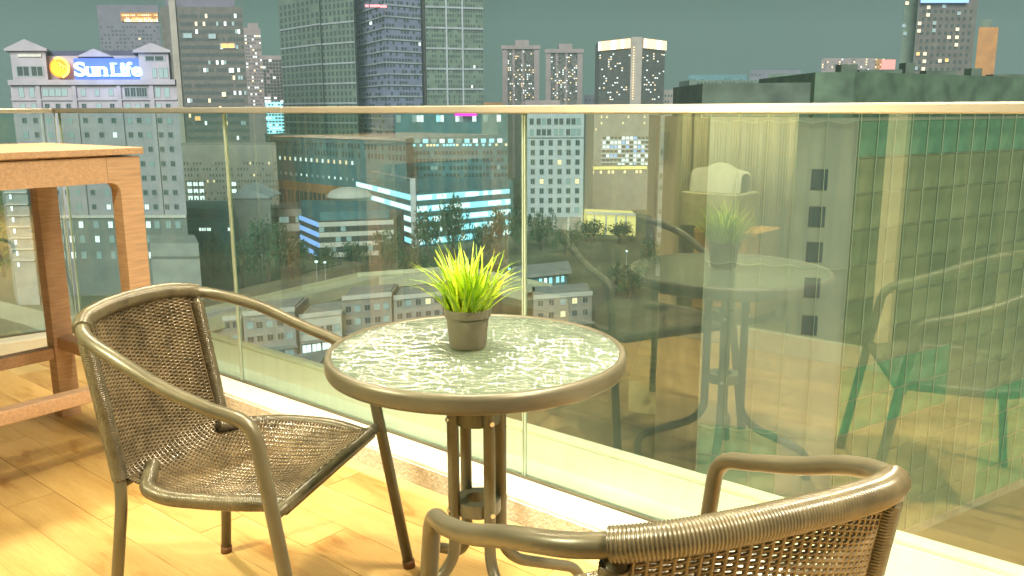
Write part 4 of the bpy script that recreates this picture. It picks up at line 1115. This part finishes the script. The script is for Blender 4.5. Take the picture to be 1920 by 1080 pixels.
# twin apartment towers and the crowned hotel on the skyline
for (x0, x1, yt, lab) in ((942, 1011, 88, 'pinkish apartment tower with corner columns, left one of the skyline twins'), (1023, 1092, 95, 'pinkish apartment tower with corner columns, right one of the skyline twins')):
    s, a, b, zt = box_tower('apartment_tower', lab, 'tower', x0, x1, 600, yt, 'f_dark', yref=140, group='twin apartment towers on the skyline')
    for u in (0, .27, .52, .86):
        s.band('pilaster', a, b, GZ, zt, 1.0, M['f_pink'], u, u + (.14 if u in (0, .86) else .07))
    s.band('cornice', a, b, zt - 1.5, zt + 1, 1.8, M['f_pink'], -.03, 1.03)
    v0, v1 = a.lerp(b, .35), a.lerp(b, .72); s.prism('roof_plant', [v0, v1, v1 + Vector((0, 14, 0)), v0 + Vector((0, 14, 0))], zt, zt + 4.5, M['f_pink'])
    s.grid(a, b, Zt(190, 600), Zt(yt + 8, 600), 14, 22, .5, .45, [('w_dark', 3), ('w_white', .7), ('w_warm', .7), (None, 2.5)], seed=90 + x0, proud=1.3, u0=.14, u1=.86)
YH = 520
s = Bld('hotel_tower', 'dark hotel tower with a glowing ribbed crown and lit rooms on the skyline', 'tower', P(1188, YH, 130))
a, b, c2, d2 = P(1123, YH + 18, 130), P(1182, YH - 8, 130), P(1203, YH - 8, 130), P(1246, YH + 14, 130)
zt = Zt(73, YH, 1190)
s.prism('wall', [a, b, c2, d2, d2 + Vector((0, 25, 0)), a + Vector((0, 25, 0))], GZ, zt, M['f_dark'])
for (A_, B_, nn) in ((a, b, 12), (c2, d2, 9)):
    s.band('crown', A_, B_, Zt(94, YH), Zt(75, YH), .6, M['f_orange'], .0, .97)
    s.grid(A_, B_, Zt(94, YH), Zt(75.5, YH), nn, 1, .6, .95, [('w_white', 1), ('w_warm', 3)], seed=3, proud=1.2)
    s.grid(A_, B_, Zt(190, YH), Zt(100, YH), nn + 2, 20, .5, .45, [('w_dark', 8), ('w_white', .9), ('w_warm', .8), (None, 3)], seed=96)
s.band('stair_core', b, c2, GZ, zt + .5, .5, M['f_beige'])
s.grid(b, c2, Zt(190, YH), Zt(90, YH), 1, 20, .12, .5, [('w_warm', 1)], seed=3, proud=1.6, u0=.0, u1=.5)
# low skyline bits
for i, (x0, x1, yt, Yd, m_, lab) in enumerate(((1240, 1262, 168, 560, 'f_beige', 'small beige block at the right foot of the crowned hotel tower'),
        (905, 945, 192, 640, 'f_orange', 'low orange lit rooftop left of the twin towers'), (984, 1050, 188, 364, 'f_pink', 'flat pink roof storey just above the rail below the twins'),
        (1095, 1125, 178, 640, 'f_haze', 'dim low block between the right twin and the hotel'), (1290, 1400, 140, 700, 'f_teal', 'dim grey-green block low on the skyline right of the hotel'),
        (1405, 1500, 131, 690, 'f_haze', 'dim low slab with uneven roof left of the pink lit block'), (1500, 1545, 142, 640, 'f_green', 'dim narrow green block left of the pink lit block'), (180, 240, 150, 640, 'f_haze', 'dim low slab in the gap behind the stone building'))):
    s, a, b, zt = box_tower('low_block', lab, 'building', x0, x1, Yd, yt, m_, depth=15, yref=170)
    nn = max(4, (x1 - x0) // 7); s.grid(a, b, zt - 20, zt - 2, nn, 5, .5, .4, [('w_dark', 4), (None, 3), ('w_warm', .4 if i < 3 else .05)], seed=100 + i)
# white office with a regular window grid
s = Bld('grid_office', 'pale grey office with a regular grid of dark square windows near the centre joint', 'building', P(1040, 335, 320))
a, b = P(986, 335, 300), P(1094, 335, 300); zt = Zt(206, 335, 1040)
s.prism('wall', [a, b, b + Vector((6, 24, 0)), a + Vector((0, 24, 0))], GZ, zt, M['f_white'])
us = [.12 + .155 * i for i in range(6)]
s.wins(a, b, [Zt(228, 335, 1040), Zt(248, 335, 1040)], [.10, .22, .31, .40, .52, .61, .73, .82, .91], 1.7, 2.6, pick(('w_dark', 5), ('w_dim', 3)), 11)
s.wins(a, b, [Zt(268 + 18 * i, 335, 1040) for i in range(8)], us, 1.75, 2.3, pick(('w_dark', 20), ('w_warm', 1.2), ('w_dim', 1)), 12)
s.band('string_course', a, b, Zt(260, 335), Zt(258, 335), .4, M['f_trim'])
s.band('base_wall', a, b, GZ, Zt(408, 335), .6, M['f_beige'])
for u in (.02, .25, .5, .75, .98): v = a.lerp(b, u); s.prism('column', [(v.x - .4, v.y - 1.0), (v.x + .4, v.y - 1.0), (v.x + .4, v.y - .6), (v.x - .4, v.y - .6)], GZ, Zt(408, 335), M['f_cream'])
# blue lit apartment block and its wing with a glowing parapet
s, a, b, zt = box_tower('apartment_block', 'apartment block with rows of pale blue lit balconies beyond the grid office', 'building', 1112, 1232, 420, 206, 'f_beige', yref=280)
for i in range(8):
    z = Zt(262 + i * 8.3, 420, 1180); s.band('balcony_or_glow_band', a, b, z - .55, z + .15, .7, M['f_white'], .12, .95)
    s.grid(a, b, z + .2, z + 1.5, 13, 1, .7, .9, [('w_white', 3), ('w_dark', 3), ('w_blue', 1)], seed=130 + i, u0=.14, u1=.93)
s.grid(a, b, Zt(250, 420), Zt(215, 420), 12, 3, .25, .35, [('w_warm', 1), (None, 3)], seed=139)
s = Bld('lit_wing', 'low beige wing with a glowing parapet in place of floodlight, in front of the blue lit apartments', 'building', P(1165, 400, 315))
a, b = P(1093, 400, 315), P(1242, 404, 315)
s.prism('wall', [a, b, b + Vector((0, 10, 0)), a + Vector((0, 10, 0))], GZ, Zt(312, 400, 1160), M['f_beige'])
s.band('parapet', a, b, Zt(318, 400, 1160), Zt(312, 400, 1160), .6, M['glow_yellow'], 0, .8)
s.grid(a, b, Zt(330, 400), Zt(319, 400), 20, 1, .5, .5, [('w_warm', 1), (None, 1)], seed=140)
s = Bld('lit_hall', 'low hall with walls glowing yellow in place of floodlight above a dark hedge right of the grid office', 'building', P(1145, 325, 412))
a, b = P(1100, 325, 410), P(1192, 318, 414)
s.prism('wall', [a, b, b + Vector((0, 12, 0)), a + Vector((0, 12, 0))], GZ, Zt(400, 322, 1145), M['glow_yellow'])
s.band('roof', a, b, Zt(402, 322, 1145), Zt(398, 322, 1145), 1.0, M['f_cream'])
for u in (.16, .4, .6, .8): v = a.lerp(b, u); s.prism('column', [(v.x - .3, v.y - .8), (v.x + .3, v.y - .8), (v.x + .3, v.y - .2), (v.x - .3, v.y - .2)], GZ, Zt(402, 322), M['f_cream'])

# right skyline
s, a, b, zt = box_tower('tower', 'dark tower with scattered square warm windows at the upper right', 'tower', 1716, 1826, 300, -40, 'f_dark', yref=80)
s.prism('wall', [P(1690, 306, 80), P(1715, 306, 80), P(1715, 320, 80), P(1690, 320, 80)], GZ, Zt(-30, 306, 1700), M['f_green'])
for px_, py_, kd in ((1701, 2, 'w_warm'), (1697, 60, 'w_dim'), (1695, 45, 'w_dim'), (1741, 14, 'w_warm'), (1740, 28, 'w_warm'), (1770, 12, 'w_dim'), (1798, 25, 'w_dim'), (1724, 44, 'w_warm'), (1752, 43, 'w_dim'), (1723, 58, 'w_warm'), (1751, 57, 'w_dim'), (1795, 55, 'w_warm'), (1779, 70, 'w_warm'), (1794, 70, 'w_warm'), (1793, 84, 'w_warm'),
        (1721, 101, 'w_orange'), (1734, 101, 'w_warm'), (1733, 115, 'w_warm'), (1762, 114, 'w_warm'), (1775, 113, 'w_orange'), (1717, 128, 'w_dim'), (1731, 129, 'w_warm')):
    v = P(px_, 299.8 if px_ > 1710 else 305.8, py_); s.window((v.x, v.y, Zt(py_, 300, px_)), 0, 1.3, 1.2, kd)
s.grid(a, b, Zt(140, 300), Zt(18, 300), 9, 9, .45, .45, [('w_dark', 1)], seed=15, proud=.06, u0=.05, u1=.95)
s.band('roof_light', P(1726, 299, 2), P(1815, 299, 2), Zt(6, 300, 1770), Zt(-6, 300, 1770), .6, M['w_blue'])
s, a, b, zt = box_tower('slab_tower', 'orange slab tower right of the dark tower with warm windows', 'tower', 1831, 1868, 310, 51, 'f_orange', yref=95)
s.prism('roof_plant', [P(1838, 314, 45), P(1860, 314, 45), P(1860, 322, 45), P(1838, 322, 45)], zt, Zt(34, 310, 1850), M['f_green'])
s, a, b, zt = box_tower('low_block', 'wide low skyline block with many lights and an end glowing pink in place of floodlight', 'building', 1540, 1640, 600, 109, 'f_pink', yref=125)
s.prism('end_wall', [P(1641, 600, 125), P(1678, 600, 125), P(1678, 612, 125), P(1641, 612, 125)], GZ, Zt(111, 600, 1660), M['glow_red'] if False else M['f_orange'])
s.band('pink_glow_band', P(1652, 599, 125), P(1678, 599, 125), Zt(134, 600, 1665), Zt(112, 600, 1665), .4, mat('pink_wall_glow', (.6, .25, .2), .7, emit=(1, .3, .28), estr=.42))  # glowing band stands in for pink floodlight on the wall
s.grid(a, P(1676, 600, 125), Zt(136, 600), Zt(112, 600), 30, 5, .5, .5, [(None, 6), ('w_warm', 1.6), ('w_white', .8), ('w_dark', 3)], seed=150)

# the unfinished block wrapped in panels and green debris net, close by on the right
s = Bld('netted_building', 'large dark unfinished building wrapped in olive panels and green debris net on the right', 'building', P(1600, 82, 300))
C0 = P(1604, 80, 300); fd = Vector((.843, .537, 0)); ld_ = Vector((-.62, .20, 0)).normalized()
FL = 62; C1 = C0 + fd * FL; C2 = C0 + ld_ * 13.2
zt = Zt(141, 92, 1700)
s.prism('concrete_frame', [C2, C0, C1, C1 + Vector((-8, 25, 0)), C2 + Vector((0, 25, 0))], GZ, zt - 4.2, M['f_concrete'])
M['roof_haze'] = facade('grey_green_roof_mesh', (0.085, 0.115, 0.075), 0.4, 0.5)
M['roof_green'] = facade('dark_green_roof_mesh', (0.085, 0.135, 0.075), 0.45, 0.5)
s.prism('roof_storey', [C0 + ld_ * 3 + Vector((0, 3, 0)), C0 + Vector((.5, 3, 0)), C1 + Vector((0, 2, 0)), C1 + Vector((-8, 22, 0)), C0 + ld_ * 3 + Vector((0, 22, 0))], zt - 4.19, zt, M['roof_green'])
s.prism('roof_storey', [C2 + Vector((0, 4, 0)), C0 + ld_ * 3.01 + Vector((0, 4, 0)), C0 + ld_ * 3.01 + Vector((0, 20, 0)), C2 + Vector((0, 20, 0))], zt - 4.19, zt - .9, M['roof_haze'])
for i_, (u_, w_, h_) in enumerate(((.06, .8, .9), (.14, 2.2, .5), (.22, .5, 1.3), (.31, 1.6, .6), (.42, .6, 1.0), (.55, 2.6, .5), (.67, .5, 1.4), (.8, 1.2, .7))):
    v = C0.lerp(C1, u_) + Vector((-1.5, 6, 0)); s.prism('roof_plant', [(v.x - w_, v.y - .6), (v.x + w_, v.y - .6), (v.x + w_, v.y + 1), (v.x - w_, v.y + 1)], zt, zt + h_, M['roof_haze'])
ang = math.atan2(fd.y, fd.x); nrm = Vector((fd.y, -fd.x, 0)); fh = 3.38; fw = 2.62
pm = {}
for kk in ('f_olive', 'f_olive2', 'f_olive3', 'net', 'net_teal'):
    b = MB(); b.box((0, 0, 0), (fw / 2 - .06, .05, fh / 2 - .07)); pm[kk] = b.mesh('panel', M[kk])
rr = random.Random(77); cnt = 0
for c in range(22):
    for r in range(13):
        z = zt - 4.4 - fh * (r + .5) - .0; u = fw * (c + .5)
        kd = rr.choice(['f_olive', 'f_olive2', 'f_olive3'])
        if r == 0: kd = 'net_teal'
        if 7 <= r <= 8 and 0 <= c <= 6 or r > 8 and c > 9: kd = 'net'
        if r == 1 and c > 12: kd = 'net_teal'
        v = C0 + fd * u + nrm * (.12 + rr.uniform(0, .05)); link_mesh('panel', pm[kd], s.e, s.rel((v.x, v.y, z)), (0, 0, ang))
        cnt += 1
lang = math.atan2(-ld_.y, -ld_.x); ln = Vector((-ld_.y, ld_.x, 0)); ln = ln if ln.y < 0 else -ln
for c in range(5):
    for r in range(13):
        if r < 9 or c in (0, 1) and r < 11: continue
        z = zt - 4.4 - fh * (r + .5); v = C0 + ld_ * (fw * (c + .5)) + ln * .12
        link_mesh('panel', pm['net_teal' if (r > 6 or c > 3) else 'net'], s.e, s.rel((v.x, v.y, z)), (0, 0, lang))
for r, z in enumerate([Zt(y, 83, 1550) for y in (333, 401, 466, 531, 600)]):
    v = C0 + ld_ * 3.0 + ln * .02; bb = MB(); bb.box(s.rel((v.x, v.y, z)), (.72, .1, .95), lang); bb.build('opening', M['w_dark'], s.e)
bb = MB()
for c in range(23):
    v = C0 + fd * (fw * c) + nrm * .30; bb.tube([s.rel((v.x, v.y, GZ + .5)), s.rel((v.x, v.y, zt - 3))], .045, 5)
for c in range(6):
    v = C0 + ld_ * (fw * c) + ln * .55; bb.tube([s.rel((v.x, v.y, GZ + .5)), s.rel((v.x, v.y, zt - 3.5))], .035, 5)
for r in range(0, 14, 1):
    z = zt - 4.4 - fh * r
    bb.tube([s.rel((*(C0 + nrm * .28 + fd * 0)[:2], z)), s.rel((*(C1 + nrm * .28)[:2], z))], .028, 5)
for r in (0, 4, 9):
    z = zt - 4.4 - fh * r
    for c in range(5):
        p, q = C0 + ld_ * (fw * c) + ln * .6, C0 + ld_ * (fw * (c + 1)) + ln * .6
        bb.tube([s.rel((p.x, p.y, z)), s.rel(((p.x + q.x) / 2, (p.y + q.y) / 2, z - .28)), s.rel((q.x, q.y, z))], .04, 4)
sc_ = bb.build('scaffold', M['pole'], s.e); tag(sc_, kind='stuff')
s = Bld('low_block', 'long dim green block with faint storeys just above the rail right of the hotel', 'building', P(1400, 300, 170))
a, b = P(1292, 300, 165), P(1560, 296, 165)
s.prism('wall', [a, b, b + Vector((0, 18, 0)), a + Vector((0, 18, 0))], GZ, Zt(150, 300, 1420), M['f_green'])
s.prism('wall', [P(1440, 305, 150), P(1530, 305, 150), P(1530, 315, 150), P(1440, 315, 150)], GZ, Zt(137, 300, 1480), M['f_green'])
s.grid(a, b, Zt(205, 300), Zt(153, 300), 40, 5, .6, .5, [('w_dark', 6), (None, 2)], seed=160)
s = Bld('brown_block', 'plain olive brown block filling the gap right of the blue lit apartments', 'building', P(1270, 240, 330))
a, b = P(1235, 240, 330), P(1420, 226, 330)
s.prism('wall', [a, b, b + Vector((0, 20, 0)), a + Vector((0, 20, 0))], GZ, Zt(216, 235, 1330), M['f_beige'])
for i in range(12): z = Zt(216, 235, 1330) - 3.3 * (i + 1); s.band('floor_band', a, b, z - .12, z + .12, .2, M['f_olive'])
s.grid(a, b, Zt(480, 235), Zt(230, 235), 18, 11, .4, .4, [('w_dark', 3), (None, 2), ('w_warm', .06)], seed=170)

# ---- low town in the foreground: road, viaduct, shophouses
def strip(name, pts, w, z, m, thick=.0, kind='structure', label=None, cat=None):
    b = MB(); pts = [Vector(p) for p in pts]; L = []
    for i, p in enumerate(pts):
        t = (pts[min(i + 1, len(pts) - 1)] - pts[max(i - 1, 0)]).normalized(); nn = Vector((-t.y, t.x, 0)) * w / 2
        L.append((p - nn, p + nn))
    for (p, q), (r_, t_) in zip(L[:-1], L[1:]):
        b.face((p.x, p.y, z), (r_.x, r_.y, z), (t_.x, t_.y, z), (q.x, q.y, z))
        if thick:
            for u_, v_ in ((p, r_), (t_, q)):
                b.face((u_.x, u_.y, z - thick), (v_.x, v_.y, z - thick), (v_.x, v_.y, z + .9), (u_.x, u_.y, z + .9))
            b.face((q.x, q.y, z - thick), (t_.x, t_.y, z - thick), (r_.x, r_.y, z - thick), (p.x, p.y, z - thick))
    o = b.build(name, M[m])
    if kind: tag(o, kind=kind)
    if label: tag(o, label, cat)
    return o
G = lambda px, py, z=GZ: on(px, py, z)
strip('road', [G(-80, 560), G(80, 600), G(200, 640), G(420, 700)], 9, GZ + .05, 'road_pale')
strip('road', [G(380, 560), G(520, 545), G(700, 505), G(980, 520)], 12, GZ + .06, 'road')
strip('road', [G(980, 720), G(1100, 560), G(1250, 500), G(1500, 470)], 10, GZ + .07, 'road')
vz = GZ + 9
vd = empty('viaduct', G(560, 560, GZ)); tag(vd, 'pale elevated road crossing the low town behind the bistro table', 'viaduct')
pts = [G(340, 606, vz), G(480, 574, vz), G(690, 523, vz), G(850, 510, vz), G(1010, 545, vz)]
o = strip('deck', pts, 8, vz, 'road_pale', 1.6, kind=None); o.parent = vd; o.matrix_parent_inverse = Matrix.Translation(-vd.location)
for p in pts:
    bb = MB(); q = p - vd.location; bb.box((q.x, q.y, 3.6), (1.2, 1.2, 3.7)); bb.build('pier', M['f_grey'], vd)
# shophouses
shop_lab = ['shophouse with a lit white shopfront, first of the row behind the left chair arm', 'beige shophouse with two storeys of dark windows in the low row', 'shophouse with a blue-white lit ground floor beside the table rim',
            'shophouse with pale awning in the low row', 'tall end shophouse of the low row', 'flat roofed shophouse in front row near the ledge', 'shophouse with warm lit upper window near the ledge', 'low shed roof between the shophouses and the ledge', 'wide flat roofed shop left of the glass joint post', 'dark flat roofed shop right of the table foot']
shops = [(360, 455, 640, 150, 9), (458, 555, 632, 152, 10), (560, 640, 598, 158, 8), (642, 735, 590, 165, 10), (738, 830, 580, 170, 9), (380, 500, 690, 112, 7), (505, 600, 672, 118, 9), (602, 700, 650, 124, 7), (705, 830, 640, 135, 8), (1000, 1110, 560, 170, 9)]
for i, (x0, x1, yt, Yd, hh) in enumerate(shops):
    s = Bld('shophouse', shop_lab[i], 'shophouse', P((x0 + x1) / 2, Yd, yt))
    a, b = P(x0, Yd, yt), P(x1, Yd + 4, yt); zt = GZ + hh
    s.prism('wall', [a, b, b + Vector((0, 11, 0)), a + Vector((0, 11, 0))], GZ, zt, M[('f_beige', 'f_grey', 'f_cream')[i % 3]])
    s.band('parapet', a, b, zt - .3, zt + .6, .3, M['f_cream'])
    s.prism('roof', [a + Vector((.5, .8, 0)), b + Vector((-.5, .8, 0)), b + Vector((-.5, 10, 0)), a + Vector((.5, 10, 0))], zt, zt + .25, M['f_grey'])
    s.band('awning', a, b, GZ + 3.1, GZ + 3.3, 1.6, M['f_grey'])
    s.wins(a, b, [GZ + 5.2] + ([GZ + 7.8] if hh > 8 else []), [.12, .3, .5, .7, .88], 1.3, 1.4, pick(('w_dark', 6), ('w_dim', 2), ('w_warm', 1)), 200 + i)
    s.wins(a, b, [GZ + 1.6], [.15, .38, .62, .85], 2.0, 2.2, pick(('w_white', 2 if i in (0, 2, 3, 6) else .4), ('w_blue', 1 if i in (2,) else 0.01), ('w_dark', 2), ('w_dim', 2)), 230 + i)
s = Bld('shop_pavilion', 'low pavilion with a bright cyan shop sign just right of the plant', 'building', P(1020, 215, 530))
a, b = P(968, 212, 530), P(1064, 220, 530)
s.prism('wall', [a, b, b + Vector((0, 12, 0)), a + Vector((0, 12, 0))], GZ, Zt(517, 216, 1020), M['f_teal'])
s.prism('roof', [a + Vector((-1, -1, 0)), b + Vector((1, -1, 0)), b + Vector((1, 13, 0)), a + Vector((-1, 13, 0))], Zt(517, 216, 1020), Zt(511, 216, 1020), M['f_grey'])
s.wins(a, b, [Zt(529, 215, 1030)], [.46, .56, .66, .80, .90], 1.15, 1.9, pick(('w_cyan', 1), ('w_white', .6)), 250)
s = Bld('market_roof', 'wide low olive roof at the foot of the netted building', 'building', P(1400, 130, 700))
s.prism('roof', [P(1180, 128, 700), P(1560, 120, 700), P(1600, 150, 700), P(1210, 158, 700)], GZ, GZ + 5, M['f_olive'])
for i in range(9):
    v0 = P(1180, 128, 700).lerp(P(1560, 120, 700), i / 8); v1 = P(1210, 158, 700).lerp(P(1600, 150, 700), i / 8); d = (v1 - v0).normalized(); nn = Vector((-d.y, d.x, 0)) * .12
    s.prism('roof_seam', [v0 - nn, v0 + nn, v1 + nn, v1 - nn], GZ + 5, GZ + 5.15, M['f_olive2'])
for i, (x0, x1, yt, Yd, hh, lab) in enumerate(((1125, 1150, 818, 98, 3.2, 'small cyan lit kiosk seen through the glass beyond the ledge'), (1340, 1400, 765, 103, 3, 'white tent roof on the dark ground beyond the table reflection'), (1660, 1700, 815, 92, 3, 'pale blue container on the ground beyond the nearest chair'))):
    s = Bld('kiosk', lab, 'kiosk', P((x0 + x1) / 2, Yd, yt)); a, b = P(x0, Yd, yt), P(x1, Yd, yt)
    s.prism('wall', [a, b, b + Vector((0, 3, 0)), a + Vector((0, 3, 0))], GZ, GZ + hh, M[('w_cyan', 'f_white', 'f_purple')[i]])
    s.prism('roof', [a + Vector((-.3, -.3, 0)), b + Vector((.3, -.3, 0)), b + Vector((.3, 3.3, 0)), a + Vector((-.3, 3.3, 0))], GZ + hh, GZ + hh + .25, M[('f_white', 'f_white', 'f_grey')[i]])

# ---- trees
def crown_mesh(seed, lit=False, n=1500):
    rr = random.Random(seed); b = MB(); lobes = []
    for i in range(13):
        a = rr.uniform(0, 6.28); r_ = rr.uniform(.1, .75); lobes.append((r_ * math.cos(a), r_ * math.sin(a), rr.uniform(.42, .95), rr.uniform(.22, .42)))
    for i in range(n):
        lx, ly, lz, lr = rr.choice(lobes)
        d = Vector((rr.gauss(0, 1), rr.gauss(0, 1), rr.gauss(0, .8))).normalized() * lr * rr.uniform(.55, 1.08)
        p = Vector((lx, ly, lz)) + d; s_ = rr.uniform(.03, .065)
        u = Vector((rr.gauss(0, 1), rr.gauss(0, 1), rr.gauss(0, 1))).normalized(); w = u.cross(Vector((rr.gauss(0, 1), rr.gauss(0, 1), rr.gauss(0, 1)))).normalized()
        b.face(p - u * s_, p + w * s_ * .6, p + u * s_, p - w * s_ * .6)
    return b.mesh('crown', M['leaf_lit' if lit else 'leaf'])
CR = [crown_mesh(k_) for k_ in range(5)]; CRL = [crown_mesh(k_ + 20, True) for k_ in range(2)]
def trunk_mesh():
    b = MB(); b.tube([(0, 0, 0), (.01, 0, .25), (0, .02, .5)], .03, 7, rad=[.035, .025, .018])
    for a in (0, 2.1, 4.2): b.tube([(0, .01, .38), (.2 * math.cos(a), .2 * math.sin(a), .58), (.35 * math.cos(a), .35 * math.sin(a), .72)], .01, 5, rad=[.014, .01, .006])
    return b.mesh('trunk', M['bark'])
TRK = trunk_mesh()
trees = [  # px of the crown centre, py of foot, height, spread, label, lit
 (505, 530, 17, 9.5, 'largest dark tree, in front of the pale office with window bands'), (455, 540, 13, 8, 'dark tree left of the largest dark tree, behind the left chair'), (548, 522, 13, 8, 'dark tree at the blue end of the white office'),
 (402, 520, 12, 7, 'dark tree beside the grey podium block'), (610, 520, 9, 7, 'low dark tree in front of the white office'), (668, 512, 9, 7, 'low dark tree under the right end of the white office'),
 (730, 505, 12, 7, 'dark tree left of the lit office corner'), (800, 492, 17, 8, 'dark tree covering the lower lit floors right of the office corner'), (850, 488, 20, 8, 'tall dark tree in the middle of the lit office front'),
 (905, 495, 13, 8, 'dark tree right of the plant tips'), (948, 485, 16, 8, 'dark tree at the right end of the lit office'), (1015, 470, 13, 8, 'dark tree at the foot of the grid office'),
 (1060, 478, 9, 7, 'low dark tree left of the glowing hall'), (1110, 455, 8, 9, 'dark bushy tree under the glowing hall, left part'), (1160, 458, 8, 9, 'dark bushy tree under the glowing hall, right part'),
 (780, 540, 10, 8, 'dark tree behind the left side of the plant'), (910, 545, 9, 8, 'dark tree behind the right side of the plant'), (140, 530, 12, 8, 'dark tree between the bar table legs'), (190, 545, 10, 8, 'dark tree beside the orange bar table leg'),
 (345, 545, 9, 7, 'low dark tree above the back of the left chair'), (1240, 520, 11, 9, 'dark tree at the right end of the curved road'), (1180, 560, 9, 8, 'dark tree behind the reflection of the left chair'), (1700, 900, 9, 7, 'dark tree at the foot of the netted building by the nearest chair'), (1850, 860, 11, 8, 'dark tree at the foot of the netted building near the right edge')]
for i, (px_, py_, h, w_, lab) in enumerate(trees):
    p = G(px_, py_); e = empty('tree', p); tag(e, lab, 'tree')
    link_mesh('crown', CR[i % 5], e, (0, 0, 0), (0, 0, i * 1.3), (w_ * .75, w_ * .75, h * .85)); link_mesh('trunk', TRK, e, (0, 0, 0), (0, 0, i), (h * .8, h * .8, h))
for i, (px_, py_, h, w_, lab) in enumerate(((-4, 470, 24, 8, 'tall tree with lamplight toned into its yellow-green leaves at the far left edge'), (8, 520, 14, 7, 'lower tree with lamplight toned into its yellow-green leaves at the far left edge'))):
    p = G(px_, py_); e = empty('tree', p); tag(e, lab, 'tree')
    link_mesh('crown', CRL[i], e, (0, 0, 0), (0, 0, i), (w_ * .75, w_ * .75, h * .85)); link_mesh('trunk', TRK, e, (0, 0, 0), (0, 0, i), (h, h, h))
# ---- street lamps and glints
def lamp(px_, py_, hgt, m, r_, lab):
    top = at(px_, py_, 1); d = ray(px_, py_); zt = GZ + hgt; p = Vector((0, 0, EYE)) + d * ((zt - EYE) / d.z)
    e = empty('street_lamp', (p.x, p.y, GZ)); tag(e, lab, 'street lamp')
    b = MB(); b.tube([(0, 0, 0), (0, 0, hgt - r_)], .12, 6, rad=[.16, .08]); b.build('pole', M['f_grey'], e)
    b = MB(); b.lathe([(.01, hgt - r_ * .7), (r_ * .8, hgt - r_ * .4), (r_, hgt), (r_ * .7, hgt + r_ * .6), (.01, hgt + r_ * .8)], 12); b.build('lamp_head', M[m], e, smooth=True)
lamp(198, 343, 20, 'w_cyan', 1.0, 'bright cyan-white floodlight on a mast seen under the bar table apron')
lamp(730, 447, 8, 'w_white', .85, 'bright pinkish-white street lamp at the foot of the lit office')
lamp(593, 491, 7, 'w_white', .5, 'white street lamp among the low trees below the white office')
lamp(609, 492, 7, 'w_white', .4, 'smaller white street lamp just right of the one below the white office')
lamp(123, 560, 7, 'w_blue', .5, 'blue-white street lamp seen just left of the rattan chair back')
lamp(187, 386, 14, 'glow_red', .5, 'red warning lamp on a mast seen between the bar table legs')
lamp(1175, 471, 7, 'w_white', .35, 'small white street lamp right of the glowing hall hedge')
lamp(955, 504, 7, 'w_cyan', .4, 'small cyan street lamp right beside the plant tips')
for i, (px_, py_) in enumerate(((238, 488), (246, 500), (232, 502), (296, 492), (306, 490), (312, 497), (290, 505), (304, 508))):
    p = on(px_, py_, GZ + 6); bb = MB(); bb.box((0, 0, 0), (.45, .3, .35), i); o = bb.build('festive_lamp', M['w_blue' if i % 2 else 'w_white'], loc=(p.x, p.y, GZ + 6))
    bb = MB(); bb.tube([(0, 0, -6), (0, 0, -.3)], .06, 5); bb.build('pole', M['f_grey'], o)
    side = 'left' if px_ < 270 else 'right'
    tag(o, f"{'blue' if i % 2 else 'white'} festive light {side} of the orange bar table leg, " + ('topmost' if i in (0, 3) else 'uppermost but one' if i in (2, 4) else 'lowest' if i in (1, 7) else 'middle') + ' of its cluster', 'lamp', 'blue and white lights by the bar table leg')

# ---- night air over the town
hz = MB(); hz.box((0, 0, 0), (1200, 640, 78)); ho = hz.build('haze', [], loc=(0, 560, 31.5)); tag(ho, kind='stuff')
hm = bpy.data.materials.new('night_air'); hm.use_nodes = True; ht = hm.node_tree
for n_ in list(ht.nodes): ht.nodes.remove(n_)
hv_ = ht.nodes.new('ShaderNodeVolumePrincipled'); hv_.inputs['Color'].default_value = (.60, .82, .72, 1); hv_.inputs['Density'].default_value = .00050
ho_ = ht.nodes.new('ShaderNodeOutputMaterial'); ht.links.new(hv_.outputs[0], ho_.inputs['Volume']); ho.data.materials.append(hm)
